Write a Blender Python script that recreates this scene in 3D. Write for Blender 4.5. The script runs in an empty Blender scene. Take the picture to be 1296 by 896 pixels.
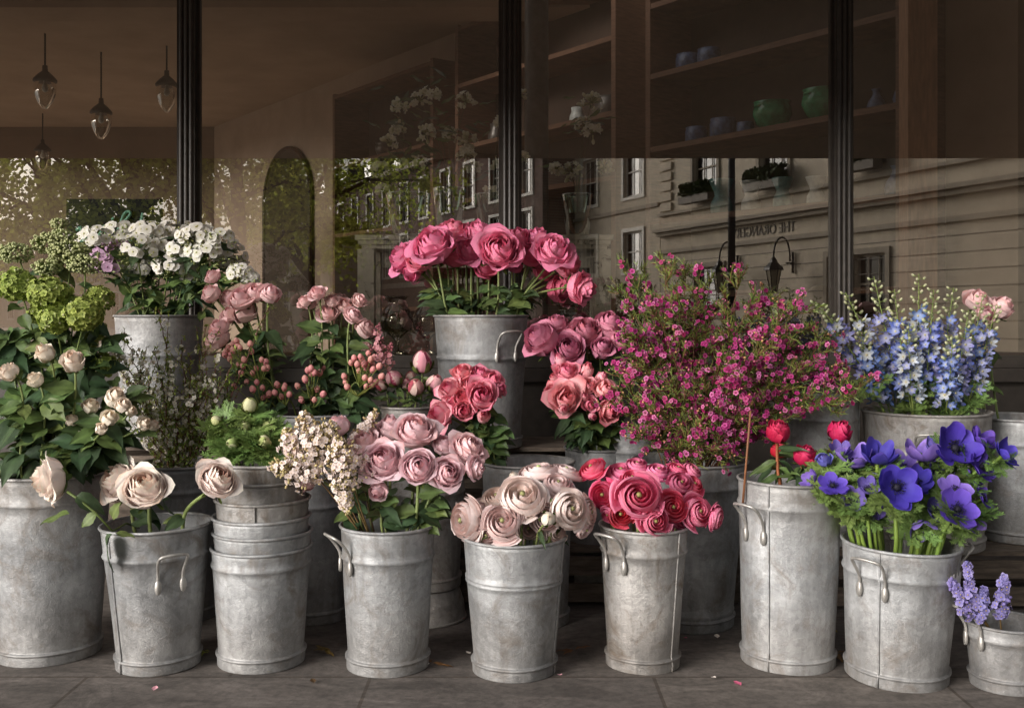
import bpy, math, random
import numpy as np
from mathutils import Vector, Matrix
rnd = random.Random(7)
C = bpy.context.scene.collection
F = 1300.0
CAMZ = 0.835
G = 3.5
FZ = .045
def P(px, py, Y):
    return Vector(((px-648)/F*Y, Y, CAMZ+(400-py)/F*Y))
def lin(c):
    out = []
    for x in c:
        x = x/255.0
        out.append(x/12.92 if x <= .04045 else ((x+.055)/1.055)**2.4)
    return np.array(out)
# ---------------------------------------------------------------- materials
def new_mat(name):
    m = bpy.data.materials.new(name); m.use_nodes = True
    nt = m.node_tree; nt.nodes.clear()
    out = nt.nodes.new('ShaderNodeOutputMaterial')
    return m, nt, out
def N(nt, t, **kw):
    n = nt.nodes.new(t)
    for k, v in kw.items(): setattr(n, k, v)
    return n
def noise(nt, vec, scale, detail=4, rough=.55, dist=0):
    n = N(nt, 'ShaderNodeTexNoise'); n.inputs['Scale'].default_value = scale
    n.inputs['Detail'].default_value = detail; n.inputs['Roughness'].default_value = rough
    n.inputs['Distortion'].default_value = dist
    if vec is not None: nt.links.new(vec, n.inputs['Vector'])
    return n
def ramp(nt, fac, stops):
    r = N(nt, 'ShaderNodeValToRGB'); nt.links.new(fac, r.inputs['Fac'])
    e = r.color_ramp.elements
    while len(e) < len(stops): e.new(.5)
    for el, (p, c) in zip(e, stops):
        el.position = p; el.color = (*c, 1) if len(c) == 3 else c
    return r
def mixc(nt, fac, a, b, mode='MIX'):
    m = N(nt, 'ShaderNodeMix', data_type='RGBA', blend_type=mode)
    for s, v in ((m.inputs[0], fac), (m.inputs[6], a), (m.inputs[7], b)):
        if isinstance(v, (int, float)): s.default_value = v
        elif isinstance(v, (tuple, list)): s.default_value = (*v[:3], 1)
        else: nt.links.new(v, s)
    return m.outputs[2]
def bump(nt, h, strength, dist):
    b = N(nt, 'ShaderNodeBump'); b.inputs['Strength'].default_value = strength
    b.inputs['Distance'].default_value = dist; nt.links.new(h, b.inputs['Height'])
    return b.outputs['Normal']
def plant_mat(name, rough, transl, nscale, namp, bumpd=.0006, hue=.012, veins=False):
    m, nt, out = new_mat(name)
    at = N(nt, 'ShaderNodeAttribute', attribute_name='Col')
    tc = N(nt, 'ShaderNodeTexCoord')
    n = noise(nt, tc.outputs['Object'], nscale, 5)
    mr = N(nt, 'ShaderNodeMapRange'); nt.links.new(n.outputs['Fac'], mr.inputs[0])
    mr.inputs[1].default_value = .25; mr.inputs[2].default_value = .75
    mr.inputs[3].default_value = 1-namp; mr.inputs[4].default_value = 1+namp
    oi = N(nt, 'ShaderNodeObjectInfo')
    hs = N(nt, 'ShaderNodeHueSaturation')
    h = N(nt, 'ShaderNodeMapRange'); nt.links.new(oi.outputs['Random'], h.inputs[0])
    h.inputs[3].default_value = .5-hue; h.inputs[4].default_value = .5+hue
    nt.links.new(h.outputs[0], hs.inputs['Hue'])
    nt.links.new(mr.outputs[0], hs.inputs['Value']); nt.links.new(at.outputs['Color'], hs.inputs['Color'])
    p = N(nt, 'ShaderNodeBsdfPrincipled'); nt.links.new(hs.outputs[0], p.inputs['Base Color'])
    p.inputs['Roughness'].default_value = rough
    p.inputs['Specular IOR Level'].default_value = .35
    n2 = noise(nt, tc.outputs['Object'], nscale*3, 5, .7)
    nb = bump(nt, n2.outputs['Fac'], .5, bumpd); nt.links.new(nb, p.inputs['Normal'])
    if transl > 0:
        t = N(nt, 'ShaderNodeBsdfTranslucent'); nt.links.new(hs.outputs[0], t.inputs['Color'])
        mx = N(nt, 'ShaderNodeMixShader'); mx.inputs[0].default_value = transl
        nt.links.new(p.outputs[0], mx.inputs[1]); nt.links.new(t.outputs[0], mx.inputs[2])
        nt.links.new(mx.outputs[0], out.inputs[0])
    else: nt.links.new(p.outputs[0], out.inputs[0])
    return m
M = {}
M['petal'] = plant_mat('petal', .62, .22, 55, .08)
M['leaf'] = plant_mat('leaf', .5, .14, 45, .28, .0012, .02)
M['stem'] = plant_mat('stem', .5, 0, 60, .2)
M['far_leaf'] = plant_mat('far_leaf', .6, .6, 2, .3, .001)
def simple(name, col, rough=.6, metal=0, nscale=8, namp=.2, bumpd=.0, spec=.4, stretch=None, bscale=None):
    m, nt, out = new_mat(name)
    tc = N(nt, 'ShaderNodeTexCoord'); v = tc.outputs['Object']
    if stretch:
        mp = N(nt, 'ShaderNodeMapping'); mp.inputs['Scale'].default_value = stretch
        nt.links.new(v, mp.inputs[0]); v = mp.outputs[0]
    n = noise(nt, v, nscale, 7, .6)
    lo = tuple(np.array(col)*(1-namp)); hi = tuple(np.minimum(np.array(col)*(1+namp), .95))
    r = ramp(nt, n.outputs['Fac'], [(.3, lo), (.7, hi)])
    p = N(nt, 'ShaderNodeBsdfPrincipled'); nt.links.new(r.outputs[0], p.inputs['Base Color'])
    p.inputs['Roughness'].default_value = rough; p.inputs['Metallic'].default_value = metal
    p.inputs['Specular IOR Level'].default_value = spec
    if bumpd:
        n2 = noise(nt, v, bscale or nscale*4, 5)
        nt.links.new(bump(nt, n2.outputs['Fac'], .7, bumpd), p.inputs['Normal'])
    nt.links.new(p.outputs[0], out.inputs[0])
    return m
def zinc_mat(name, tone, warm, dirt, relief):
    m, nt, out = new_mat(name)
    tc = N(nt, 'ShaderNodeTexCoord'); oi = N(nt, 'ShaderNodeObjectInfo')
    ad = N(nt, 'ShaderNodeVectorMath', operation='ADD')
    sc = N(nt, 'ShaderNodeVectorMath', operation='SCALE'); sc.inputs[3].default_value = 31.0
    cx = N(nt, 'ShaderNodeCombineXYZ')
    for i in range(3): nt.links.new(oi.outputs['Random'], cx.inputs[i])
    nt.links.new(cx.outputs[0], sc.inputs[0]); nt.links.new(tc.outputs['Object'], ad.inputs[0]); nt.links.new(sc.outputs[0], ad.inputs[1])
    v = ad.outputs[0]
    big = noise(nt, v, 7, 6, .62, .6)
    c1 = tuple(np.array(warm)*tone*.60); c2 = tuple(np.array(warm)*tone*1.22)
    r1 = ramp(nt, big.outputs['Fac'], [(.3, c1), (.68, c2)])
    vo = N(nt, 'ShaderNodeTexVoronoi'); vo.inputs['Scale'].default_value = 85; vo.inputs['Randomness'].default_value = 1
    dn = noise(nt, v, 40, 3)
    dv = N(nt, 'ShaderNodeVectorMath', operation='SCALE'); dv.inputs[3].default_value = .03
    nt.links.new(dn.outputs['Color'], dv.inputs[0])
    av = N(nt, 'ShaderNodeVectorMath', operation='ADD'); nt.links.new(v, av.inputs[0]); nt.links.new(dv.outputs[0], av.inputs[1])
    nt.links.new(av.outputs[0], vo.inputs['Vector'])
    bw = N(nt, 'ShaderNodeRGBToBW'); nt.links.new(vo.outputs['Color'], bw.inputs[0])
    r2 = ramp(nt, bw.outputs[0], [(0, (.84,)*3), (1, (1.10,)*3)])
    c = mixc(nt, 1.0, r1.outputs[0], r2.outputs[0], 'MULTIPLY')
    # vertical streaks
    mp = N(nt, 'ShaderNodeMapping'); mp.inputs['Scale'].default_value = (1, 1, .08); nt.links.new(v, mp.inputs[0])
    st = noise(nt, mp.outputs[0], 55, 5, .6)
    r3 = ramp(nt, st.outputs['Fac'], [(.35, (.82,)*3), (.62, (1.06,)*3)])
    c = mixc(nt, .8, c, r3.outputs[0], 'MULTIPLY')
    # brown grime
    gr = noise(nt, v, 11, 8, .7, 1.0)
    g = ramp(nt, gr.outputs['Fac'], [(.50, (0, 0, 0)), (.70, (dirt,)*3)])
    c = mixc(nt, g.outputs[0], c, (.17, .125, .085))
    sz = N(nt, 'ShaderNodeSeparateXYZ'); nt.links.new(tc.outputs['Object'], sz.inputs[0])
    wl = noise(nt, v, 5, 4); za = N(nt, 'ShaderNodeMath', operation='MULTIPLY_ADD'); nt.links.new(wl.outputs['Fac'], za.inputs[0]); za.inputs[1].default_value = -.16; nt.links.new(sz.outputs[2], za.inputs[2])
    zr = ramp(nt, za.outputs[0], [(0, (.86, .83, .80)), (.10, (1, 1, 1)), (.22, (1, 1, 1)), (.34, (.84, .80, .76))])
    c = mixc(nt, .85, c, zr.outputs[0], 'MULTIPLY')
    tn_ = N(nt, 'ShaderNodeMapRange'); nt.links.new(oi.outputs['Random'], tn_.inputs[0]); tn_.inputs[3].default_value = .86; tn_.inputs[4].default_value = 1.12
    tv = N(nt, 'ShaderNodeHueSaturation'); nt.links.new(c, tv.inputs['Color']); nt.links.new(tn_.outputs[0], tv.inputs['Value']); c = tv.outputs[0]
    # pale oxide specks and scuffs
    sp = noise(nt, v, 130, 4, .8)
    s = ramp(nt, sp.outputs['Fac'], [(.63, (0, 0, 0)), (.72, (.55,)*3)])
    c = mixc(nt, s.outputs[0], c, (.6, .58, .54))
    p = N(nt, 'ShaderNodeBsdfPrincipled'); nt.links.new(c, p.inputs['Base Color'])
    p.inputs['Metallic'].default_value = .5
    rr = ramp(nt, gr.outputs['Fac'], [(.3, (.46,)*3), (.7, (.70,)*3)]); nt.links.new(rr.outputs[0], p.inputs['Roughness'])
    b1 = noise(nt, v, 95, 6, .72, 1.5)
    b0 = noise(nt, v, 9, 3)
    ma = N(nt, 'ShaderNodeMath', operation='MULTIPLY_ADD'); nt.links.new(b0.outputs['Fac'], ma.inputs[0]); ma.inputs[1].default_value = 3.5
    nt.links.new(b1.outputs['Fac'], ma.inputs[2])
    nt.links.new(bump(nt, ma.outputs[0], .8, relief), p.inputs['Normal'])
    nt.links.new(p.outputs[0], out.inputs[0])
    return m
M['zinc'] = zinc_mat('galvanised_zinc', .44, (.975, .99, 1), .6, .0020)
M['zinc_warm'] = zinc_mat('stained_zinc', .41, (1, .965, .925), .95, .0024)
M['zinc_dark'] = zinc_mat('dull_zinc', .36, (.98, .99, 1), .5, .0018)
M['wire'] = simple('zinc_wire', (.45, .43, .40), .45, .6, 40, .25, .0004)
M['mullion'] = simple('painted_iron', (.050, .042, .036), .38, 0, 30, .25, .0005)
M['dark_metal'] = simple('black_metal', (.012, .011, .010), .5)
M['column'] = simple('column_paint', (.055, .05, .045), .4, 0, 30, .5, .004, bscale=40)
M['wood'] = simple('weathered_wood', (.12, .092, .07), .8, 0, 14, .5, .003, stretch=(1, 6, 6))
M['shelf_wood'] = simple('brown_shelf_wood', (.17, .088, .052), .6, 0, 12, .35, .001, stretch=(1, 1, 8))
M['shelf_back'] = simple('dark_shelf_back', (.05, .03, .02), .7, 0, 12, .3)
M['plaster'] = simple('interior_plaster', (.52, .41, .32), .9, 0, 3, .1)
M['plaster_dark'] = simple('shaded_plaster', (.24, .18, .135), .9, 0, 3, .1)  # back wall copy of the plaster, shade put into its darker colour
M['ceiling'] = simple('interior_ceiling', (.50, .39, .30), .9, 0, 2, .12)
M['post_wood'] = simple('pale_wood_post', (.46, .26, .16), .6, 0, 12, .25, stretch=(6, 6, 1))
M['inner_floor'] = simple('shop_floor', (.42, .34, .26), .6)
m_, nt_, out_ = new_mat('awning_canvas')
d_ = N(nt_, 'ShaderNodeBsdfDiffuse'); t_ = N(nt_, 'ShaderNodeBsdfTranslucent'); x_ = N(nt_, 'ShaderNodeMixShader'); x_.inputs[0].default_value = .12
tc_ = N(nt_, 'ShaderNodeTexCoord'); n_ = noise(nt_, tc_.outputs['Object'], 3, 4); r_ = ramp(nt_, n_.outputs['Fac'], [(.3, (.26, .20, .15)), (.7, (.32, .245, .185))])
nt_.links.new(r_.outputs[0], d_.inputs[0]); nt_.links.new(r_.outputs[0], t_.inputs[0]); nt_.links.new(d_.outputs[0], x_.inputs[1]); nt_.links.new(t_.outputs[0], x_.inputs[2]); nt_.links.new(x_.outputs[0], out_.inputs[0])
M['awning'] = m_
M['stone'] = simple('cream_stucco', (.58, .50, .40), .85, 0, 2.5, .14, .004)
M['stone2'] = simple('cornice_stone', (.36, .31, .25), .85, 0, 3, .15)
M['white'] = simple('white_paint', (.72, .68, .62), .6)
M['dark_pane'] = simple('dark_window_glass', (.012, .014, .013), .15, spec=.5)
M['slate'] = simple('roof_slate', (.06, .06, .06), .7)
M['letter'] = simple('dark_lettering', (.15, .125, .10), .7)
M['lamp_glass'] = simple('lantern_glass', (.30, .25, .17), .3)
M['bark'] = simple('tree_bark', (.07, .055, .04), .9, 0, 6, .4, .01)
M['hedge'] = plant_mat('hedge', .7, .1, 4, .3)
def brick_mat():
    m, nt, out = new_mat('brick')
    tc = N(nt, 'ShaderNodeTexCoord'); sx = N(nt, 'ShaderNodeSeparateXYZ'); nt.links.new(tc.outputs['Object'], sx.inputs[0])
    cx = N(nt, 'ShaderNodeCombineXYZ'); nt.links.new(sx.outputs[0], cx.inputs[0]); nt.links.new(sx.outputs[2], cx.inputs[1])
    b = N(nt, 'ShaderNodeTexBrick'); nt.links.new(cx.outputs[0], b.inputs['Vector'])
    b.inputs['Scale'].default_value = 4; b.inputs['Color1'].default_value = (.13, .056, .038, 1)
    b.inputs['Color2'].default_value = (.09, .040, .028, 1); b.inputs['Mortar'].default_value = (.16, .13, .1, 1)
    b.inputs['Mortar Size'].default_value = .015
    p = N(nt, 'ShaderNodeBsdfPrincipled'); p.inputs['Roughness'].default_value = .9
    nt.links.new(b.outputs['Color'], p.inputs['Base Color']); nt.links.new(p.outputs[0], out.inputs[0])
    return m
M['brick'] = brick_mat()
def distressed_mat():
    m, nt, out = new_mat('distressed_paint')
    tc = N(nt, 'ShaderNodeTexCoord')
    n = noise(nt, tc.outputs['Object'], 22, 10, .75, .8)
    r = ramp(nt, n.outputs['Fac'], [(.38, (.12, .09, .06)), (.43, (.66, .64, .56)), (.7, (.82, .80, .72))])
    p = N(nt, 'ShaderNodeBsdfPrincipled'); nt.links.new(r.outputs[0], p.inputs['Base Color']); p.inputs['Roughness'].default_value = .75
    nt.links.new(bump(nt, n.outputs['Fac'], .6, .002), p.inputs['Normal']); nt.links.new(p.outputs[0], out.inputs[0])
    return m
M['distressed'] = distressed_mat()
def ground_mat(name, c1, c2, c3):
    m, nt, out = new_mat(name)
    tc = N(nt, 'ShaderNodeTexCoord'); v = tc.outputs['Object']
    mp = N(nt, 'ShaderNodeMapping'); mp.inputs['Scale'].default_value = (1, 2.2, 1); nt.links.new(v, mp.inputs[0])
    a = noise(nt, mp.outputs[0], 4, 8, .68, 1.4); r = ramp(nt, a.outputs['Fac'], [(.3, c1), (.55, c2), (.75, c3)])
    f = noise(nt, v, 60, 6, .7); r2 = ramp(nt, f.outputs['Fac'], [(.35, (.6,)*3), (.6, (1.1,)*3)])
    c = mixc(nt, .8, r.outputs[0], r2.outputs[0], 'MULTIPLY')
    p = N(nt, 'ShaderNodeBsdfPrincipled'); nt.links.new(c, p.inputs['Base Color']); p.inputs['Roughness'].default_value = .8
    nt.links.new(bump(nt, a.outputs['Fac'], .5, .01), p.inputs['Normal']); nt.links.new(p.outputs[0], out.inputs[0])
    return m
M['paving'] = ground_mat('paving_stone', (.08, .068, .058), (.17, .145, .125), (.28, .24, .21))
nt_ = M['paving'].node_tree; p_ = [n for n in nt_.nodes if n.type == 'BSDF_PRINCIPLED'][0]; src_ = p_.inputs['Base Color'].links[0].from_socket
tc_ = N(nt_, 'ShaderNodeTexCoord'); br_ = N(nt_, 'ShaderNodeTexBrick'); nt_.links.new(tc_.outputs['Object'], br_.inputs['Vector']); br_.inputs['Scale'].default_value = 1.0
br_.inputs['Brick Width'].default_value = .62; br_.inputs['Row Height'].default_value = .45; br_.inputs['Mortar Size'].default_value = .004
br_.inputs['Color1'].default_value = (1, 1, 1, 1); br_.inputs['Color2'].default_value = (.78, .78, .8, 1); br_.inputs['Mortar'].default_value = (.5, .46, .42, 1)
nt_.links.new(mixc(nt_, 1.0, src_, br_.outputs['Color'], 'MULTIPLY'), p_.inputs['Base Color'])
M['ground'] = ground_mat('far_ground', (.10, .09, .08), (.14, .13, .115), (.18, .165, .15))
M['asphalt'] = ground_mat('asphalt', (.04, .04, .04), (.05, .05, .05), (.07, .07, .07))
def glass_mat(name, refl, tint, rough=0.0):
    m, nt, out = new_mat(name)
    t = N(nt, 'ShaderNodeBsdfTransparent'); t.inputs[0].default_value = (*tint, 1)
    g = N(nt, 'ShaderNodeBsdfGlossy'); g.inputs['Roughness'].default_value = rough; g.inputs['Color'].default_value = (.95, .93, .88, 1)
    fr = N(nt, 'ShaderNodeFresnel'); fr.inputs['IOR'].default_value = 1.5
    ma = N(nt, 'ShaderNodeMath', operation='MULTIPLY_ADD'); nt.links.new(fr.outputs[0], ma.inputs[0]); ma.inputs[1].default_value = .9; ma.inputs[2].default_value = refl
    mx = N(nt, 'ShaderNodeMixShader'); nt.links.new(ma.outputs[0], mx.inputs[0])
    nt.links.new(t.outputs[0], mx.inputs[1]); nt.links.new(g.outputs[0], mx.inputs[2]); nt.links.new(mx.outputs[0], out.inputs[0])
    return m
M['glass'] = glass_mat('shop_glass', .20, (.93, .90, .85))
M['vase_glass'] = glass_mat('green_vase_glass', .08, (.70, .80, .70), .08)
M['clear_glass'] = glass_mat('clear_glass', .05, (.88, .88, .85), .02)
def dusty(m):
    return m
M['pot_green'] = simple('green_glaze', (.03, .30, .13), .15, 0, 18, .7, spec=.8)
M['pot_blue'] = simple('blue_glaze', (.10, .14, .25), .35, 0, 45, .6, spec=.6)
M['pot_teal'] = simple('teal_glaze', (.18, .36, .35), .3, 0, 30, .5, spec=.6)
M['pot_pale'] = simple('pale_glaze', (.62, .65, .62), .35, 0, 30, .3)
M['pewter'] = simple('pewter', (.14, .13, .12), .35, .5)
M['sign_board'] = simple('sign_board', (.014, .02, .014), .7)
M['mint'] = simple('mint_tube', (.32, .75, .58), .4)
M['soil'] = simple('potting_bark', (.05, .035, .025), .95, 0, 60, .5, .004)
M['dark_chair'] = simple('chair_wood', (.06, .035, .025), .45)
M['label'] = simple('torn_label_paper', (.72, .69, .64), .8)
M['mirror_dark'] = simple('dark_mirror', (.06, .045, .035), .5)
# ---------------------------------------------------------------- mesh builder
class MB:
    def __init__(s): s.v = []; s.f = []; s.c = []; s.n = 0; s.mi = []
    def add(s, V, Fc, col=(1, 1, 1), mi=0):
        V = np.asarray(V, float)
        s.v.append(V); k = s.n
        s.f += [tuple(i+k for i in q) for q in Fc]; s.mi += [mi]*len(Fc)
        c = np.asarray(col, float)
        if c.ndim == 1: c = np.tile(c, (len(V), 1))
        s.c.append(c); s.n += len(V)
        return s
    def tmpl(s):
        return (np.concatenate(s.v), s.f, np.concatenate(s.c))
    def put(s, T, mat, tint=None):
        V, Fc, c = T
        m = np.array(mat)
        V2 = V @ m[:3, :3].T + m[:3, 3]
        return s.add(V2, Fc, c if tint is None else c*tint)
    def mesh(s, name, mats, smooth=True):
        me = bpy.data.meshes.new(name)
        V = np.concatenate(s.v)
        me.from_pydata(V.tolist(), [], s.f)
        at = me.color_attributes.new('Col', 'FLOAT_COLOR', 'POINT')
        c = np.concatenate(s.c); c = np.concatenate([c, np.ones((len(c), 1))], 1)
        at.data.foreach_set('color', c.astype('f').ravel())
        if smooth: me.polygons.foreach_set('use_smooth', [True]*len(me.polygons))
        if not isinstance(mats, (list, tuple)): mats = [mats]
        for m in mats: me.materials.append(m)
        if len(mats) > 1: me.polygons.foreach_set('material_index', s.mi)
        me.update()
        return me
    def build(s, name, mats, parent=None, smooth=True, mat=None):
        return inst(name, s.mesh(name, mats, smooth), parent, mat)
def inst(name, me, parent=None, mat=None):
    o = bpy.data.objects.new(name, me); C.objects.link(o)
    if parent: o.parent = parent
    if mat is not None: o.matrix_basis = Matrix(mat)
    return o
def tag(o, label=None, cat=None, group=None, kind=None):
    if label: o['label'] = label
    if cat: o['category'] = cat
    if group: o['group'] = group
    if kind: o['kind'] = kind
    return o
def thing(name, label, cat, loc=(0, 0, 0), rz=0, group=None):
    o = bpy.data.objects.new(name, None); C.objects.link(o); o.empty_display_size = .02
    o.location = loc; o.rotation_euler = (0, 0, rz)
    return tag(o, label, cat, group)
def copy_tree(o, parent=None):
    c = o.copy(); C.objects.link(c)
    if parent: c.parent = parent
    for ch in list(o.children): copy_tree(ch, c)
    return c
def frame(loc, z, roll=0, s=1):
    z = Vector(z).normalized(); up = Vector((0, 0, 1)) if abs(z.z) < .95 else Vector((0, 1, 0))
    x = up.cross(z).normalized(); y = z.cross(x)
    m = Matrix((x, y, z)).transposed().to_4x4() @ Matrix.Rotation(roll, 4, 'Z') @ Matrix.Diagonal((s, s, s, 1))
    m.translation = Vector(loc); return m
def grid_faces(nu, nv, wrap=False):
    f = []
    for i in range(nu-1 if not wrap else nu):
        j2 = (i+1) % nu
        for j in range(nv-1):
            f.append((i*nv+j, j2*nv+j, j2*nv+j+1, i*nv+j+1))
    return f
def tube(mb, pts, r, col=(1, 1, 1), sides=6, mi=0, taper=1, flat=1):
    pts = [Vector(p) for p in pts]; n = len(pts); V = []; up = None
    for i, p in enumerate(pts):
        t = (pts[min(i+1, n-1)]-pts[max(i-1, 0)]).normalized()
        if up is None: up = Vector((0, 0, 1)) if abs(t.z) < .9 else Vector((1, 0, 0))
        x = t.cross(up).normalized(); y = x.cross(t); up = y
        rr = r*(1+(taper-1)*i/(n-1))
        for k in range(sides):
            a = 2*math.pi*k/sides
            V.append(p+x*math.cos(a)*rr+y*math.sin(a)*rr*flat)
    f = []
    for i in range(n-1):
        for k in range(sides):
            k2 = (k+1) % sides
            f.append((i*sides+k, i*sides+k2, (i+1)*sides+k2, (i+1)*sides+k))
    f.append(tuple(reversed(range(sides)))); f.append(tuple((n-1)*sides+k for k in range(sides)))
    mb.add([tuple(v) for v in V], f, col, mi)
def box(mb, c, s, col=(1, 1, 1), mi=0, rot=None):
    x, y, z = s[0]/2, s[1]/2, s[2]/2
    V = [(a*x, b*y, d*z) for a in (-1, 1) for b in (-1, 1) for d in (-1, 1)]
    if rot is not None: V = [tuple(rot @ Vector(v)) for v in V]
    V = [(v[0]+c[0], v[1]+c[1], v[2]+c[2]) for v in V]
    mb.add(V, [(0, 1, 3, 2), (4, 6, 7, 5), (0, 4, 5, 1), (2, 3, 7, 6), (0, 2, 6, 4), (1, 5, 7, 3)], col, mi)
def bx(mb, x0, x1, y0, y1, z0, z1, mi=0):
    box(mb, ((x0+x1)/2, (y0+y1)/2, (z0+z1)/2), (x1-x0, y1-y0, z1-z0), mi=mi)
def lathe(mb, prof, seg=32, col=(1, 1, 1), mi=0, wob=None):
    V = []
    for k in range(seg):
        a = 2*math.pi*k/seg
        for (r, z) in prof:
            rr = r if wob is None else r*(1+wob(a, z))
            V.append((rr*math.cos(a), rr*math.sin(a), z))
    mb.add(V, grid_faces(seg, len(prof), True), col, mi)
def bez(a, b, c, d, t):
    u = 1-t
    return a*(u**3)+b*(3*u*u*t)+c*(3*u*t*t)+d*(t**3)
def sphere_t(r=1, seg=8, rings=6, sz=1, col=(1, 1, 1), tipcol=None, point=0):
    mb = MB(); prof = []
    for j in range(rings+1):
        a = math.pi*j/rings
        rr = r*math.sin(a); z = -r*math.cos(a)*sz
        if point and z > 0: rr *= (1-point*(z/(r*sz))**2)
        prof.append((max(rr, 1e-5), z))
    lathe(mb, prof, seg, col)
    if tipcol is not None:
        V = mb.v[0]; t = np.clip((V[:, 2]/(r*sz)+1)/2, 0, 1)[:, None]
        mb.c[0] = np.array(col)*(1-t)+np.array(tipcol)*t
    return mb.tmpl()
# ---------------------------------------------------------------- blooms
def petal(mb, phi, prof, W, cin, cout, cedge, tipround=.25, nu=7, nv=8, spiral=0, lip=0, ruf=0, rs=None, notch=0, amax=1.9, stripe=None):
    rs = rs or rnd
    p0, p1, p2, p3 = [np.array(q, float) for q in prof]
    ph1, ph2 = rs.random()*6.28, rs.random()*6.28
    V = []; cc = []; cm = np.array(cin), np.array(cout), np.array(cedge)
    pb = 1+rs.uniform(-.08, .08)
    L = np.linalg.norm(p3-p0); ust = [1+rs.uniform(-.07, .07) for _ in range(nu)]; bru = rs.random() < .22
    for i in range(nu):
        u = -1+2*i/(nu-1)
        for j in range(nv):
            v = j/(nv-1)
            ve = v*(1-tipround*abs(u)**2.2-notch*math.exp(-(u*5)**2))
            q = bez(p0, p1, p2, p3, ve)
            rho, z = q[0], q[1]
            g = (min(1, ve*(2.0-ve)))**.65
            rc = max(rho, L*.12)
            al = max(-amax, min(amax, u*W*g/rc))
            if lip and ve > .72:
                k = ((ve-.72)/.28)**2
                rho += lip*L*k*.30; z -= lip*L*k*.22
            if lip and abs(u) > .6:
                k = ((abs(u)-.6)/.4)**2*ve
                rho += lip*L*.10*k
            rho += spiral*u*L
            if ruf:
                rho += ruf*L*math.sin(3.3*u+ph1)*ve**2.5; z += ruf*L*.8*math.sin(4.1*u+ph2)*ve**3
            a = phi+al
            V.append((rho*math.cos(a), rho*math.sin(a), z))
            c = cm[0]*(1-ve)+cm[1]*ve
            e = max(0, (ve-.82)/.18)**1.3*.8+max(0, abs(u)-.75)*.8*ve
            e = min(1, e)
            c = c*(1-e)+cm[2]*e
            if stripe is not None and i % 2 and .15 < v < .95: c = c*.93+np.array(stripe)*.07
            if bru and ve > .88: c = c*(1-(ve-.88)*5*np.array((.25, .5, .6)))
            cc.append(c*pb*(1+(ust[i]-1)*ve))
    mb.add(V, grid_faces(nu, nv), np.array(cc))
def rose_mesh(seed, R=1, H=1, n=30, open_=.5, cin=(1, .5, .5), cout=(1, .6, .6), cedge=(1, .4, .4), ccore=None, ruf=.04, lip=1.0, name='rose_bloom', sepal=True, nuv=(7, 8)):
    rs = random.Random(seed); mb = MB()
    cin, cout, cedge = map(np.array, (cin, cout, cedge)); ccore = cin if ccore is None else np.array(ccore)
    phi = rs.random()*6
    for k in range(n):
        t = k/(n-1)
        rt = R*(.04+(.30+.62*open_)*t**.85)+(R*.30*open_*max(0, t-.6)/.4)
        zt = H*(.86+.12*math.sin(math.pi*min(1, t*1.3)))*(1-.38*open_*t**2.5)*rs.uniform(.96, 1.03)
        bel = R*(.22+.72*t**.7)
        prof = [(R*.03, 0), (bel*1.0, -.02*H), (bel*1.04, .55*zt), (rt, zt)]
        W = R*(.22+.62*t**.8)*rs.uniform(.9, 1.1)
        lk = lip*max(0, t-.35)/.65*rs.uniform(.6, 1.3)
        tt = min(1, t*1.6)
        petal(mb, phi, prof, W, (ccore*(1-tt)+cin*tt)*.9, ccore*(1-tt)+cout*tt, cedge, .20, nuv[0], nuv[1], spiral=.05*(1-t*.5), lip=lk, ruf=ruf*(.4+t), rs=rs, notch=-.04)
        phi += 2.4+rs.uniform(-.25, .25)
    if sepal:
        g1 = lin((92, 110, 52))
        for k in range(5):
            a = k*1.2566+rs.uniform(-.2, .2); d = rs.uniform(-.5, .3)
            petal(mb, a, [(R*.05, -.03*H), (R*.5, -.14*H), (R*.8, .05*H+d*H*.2), (R*(1.0), H*(.15+d*.4))], R*.14, g1*.8, g1, g1*1.1, .9, 5, 6, rs=rs)
        lathe(mb, [(.001, -.24*H), (R*.10, -.22*H), (R*.17, -.1*H), (R*.2, 0), (R*.1, .03*H)], 8, g1)
    return mb.mesh(name, M['petal'])
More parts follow.
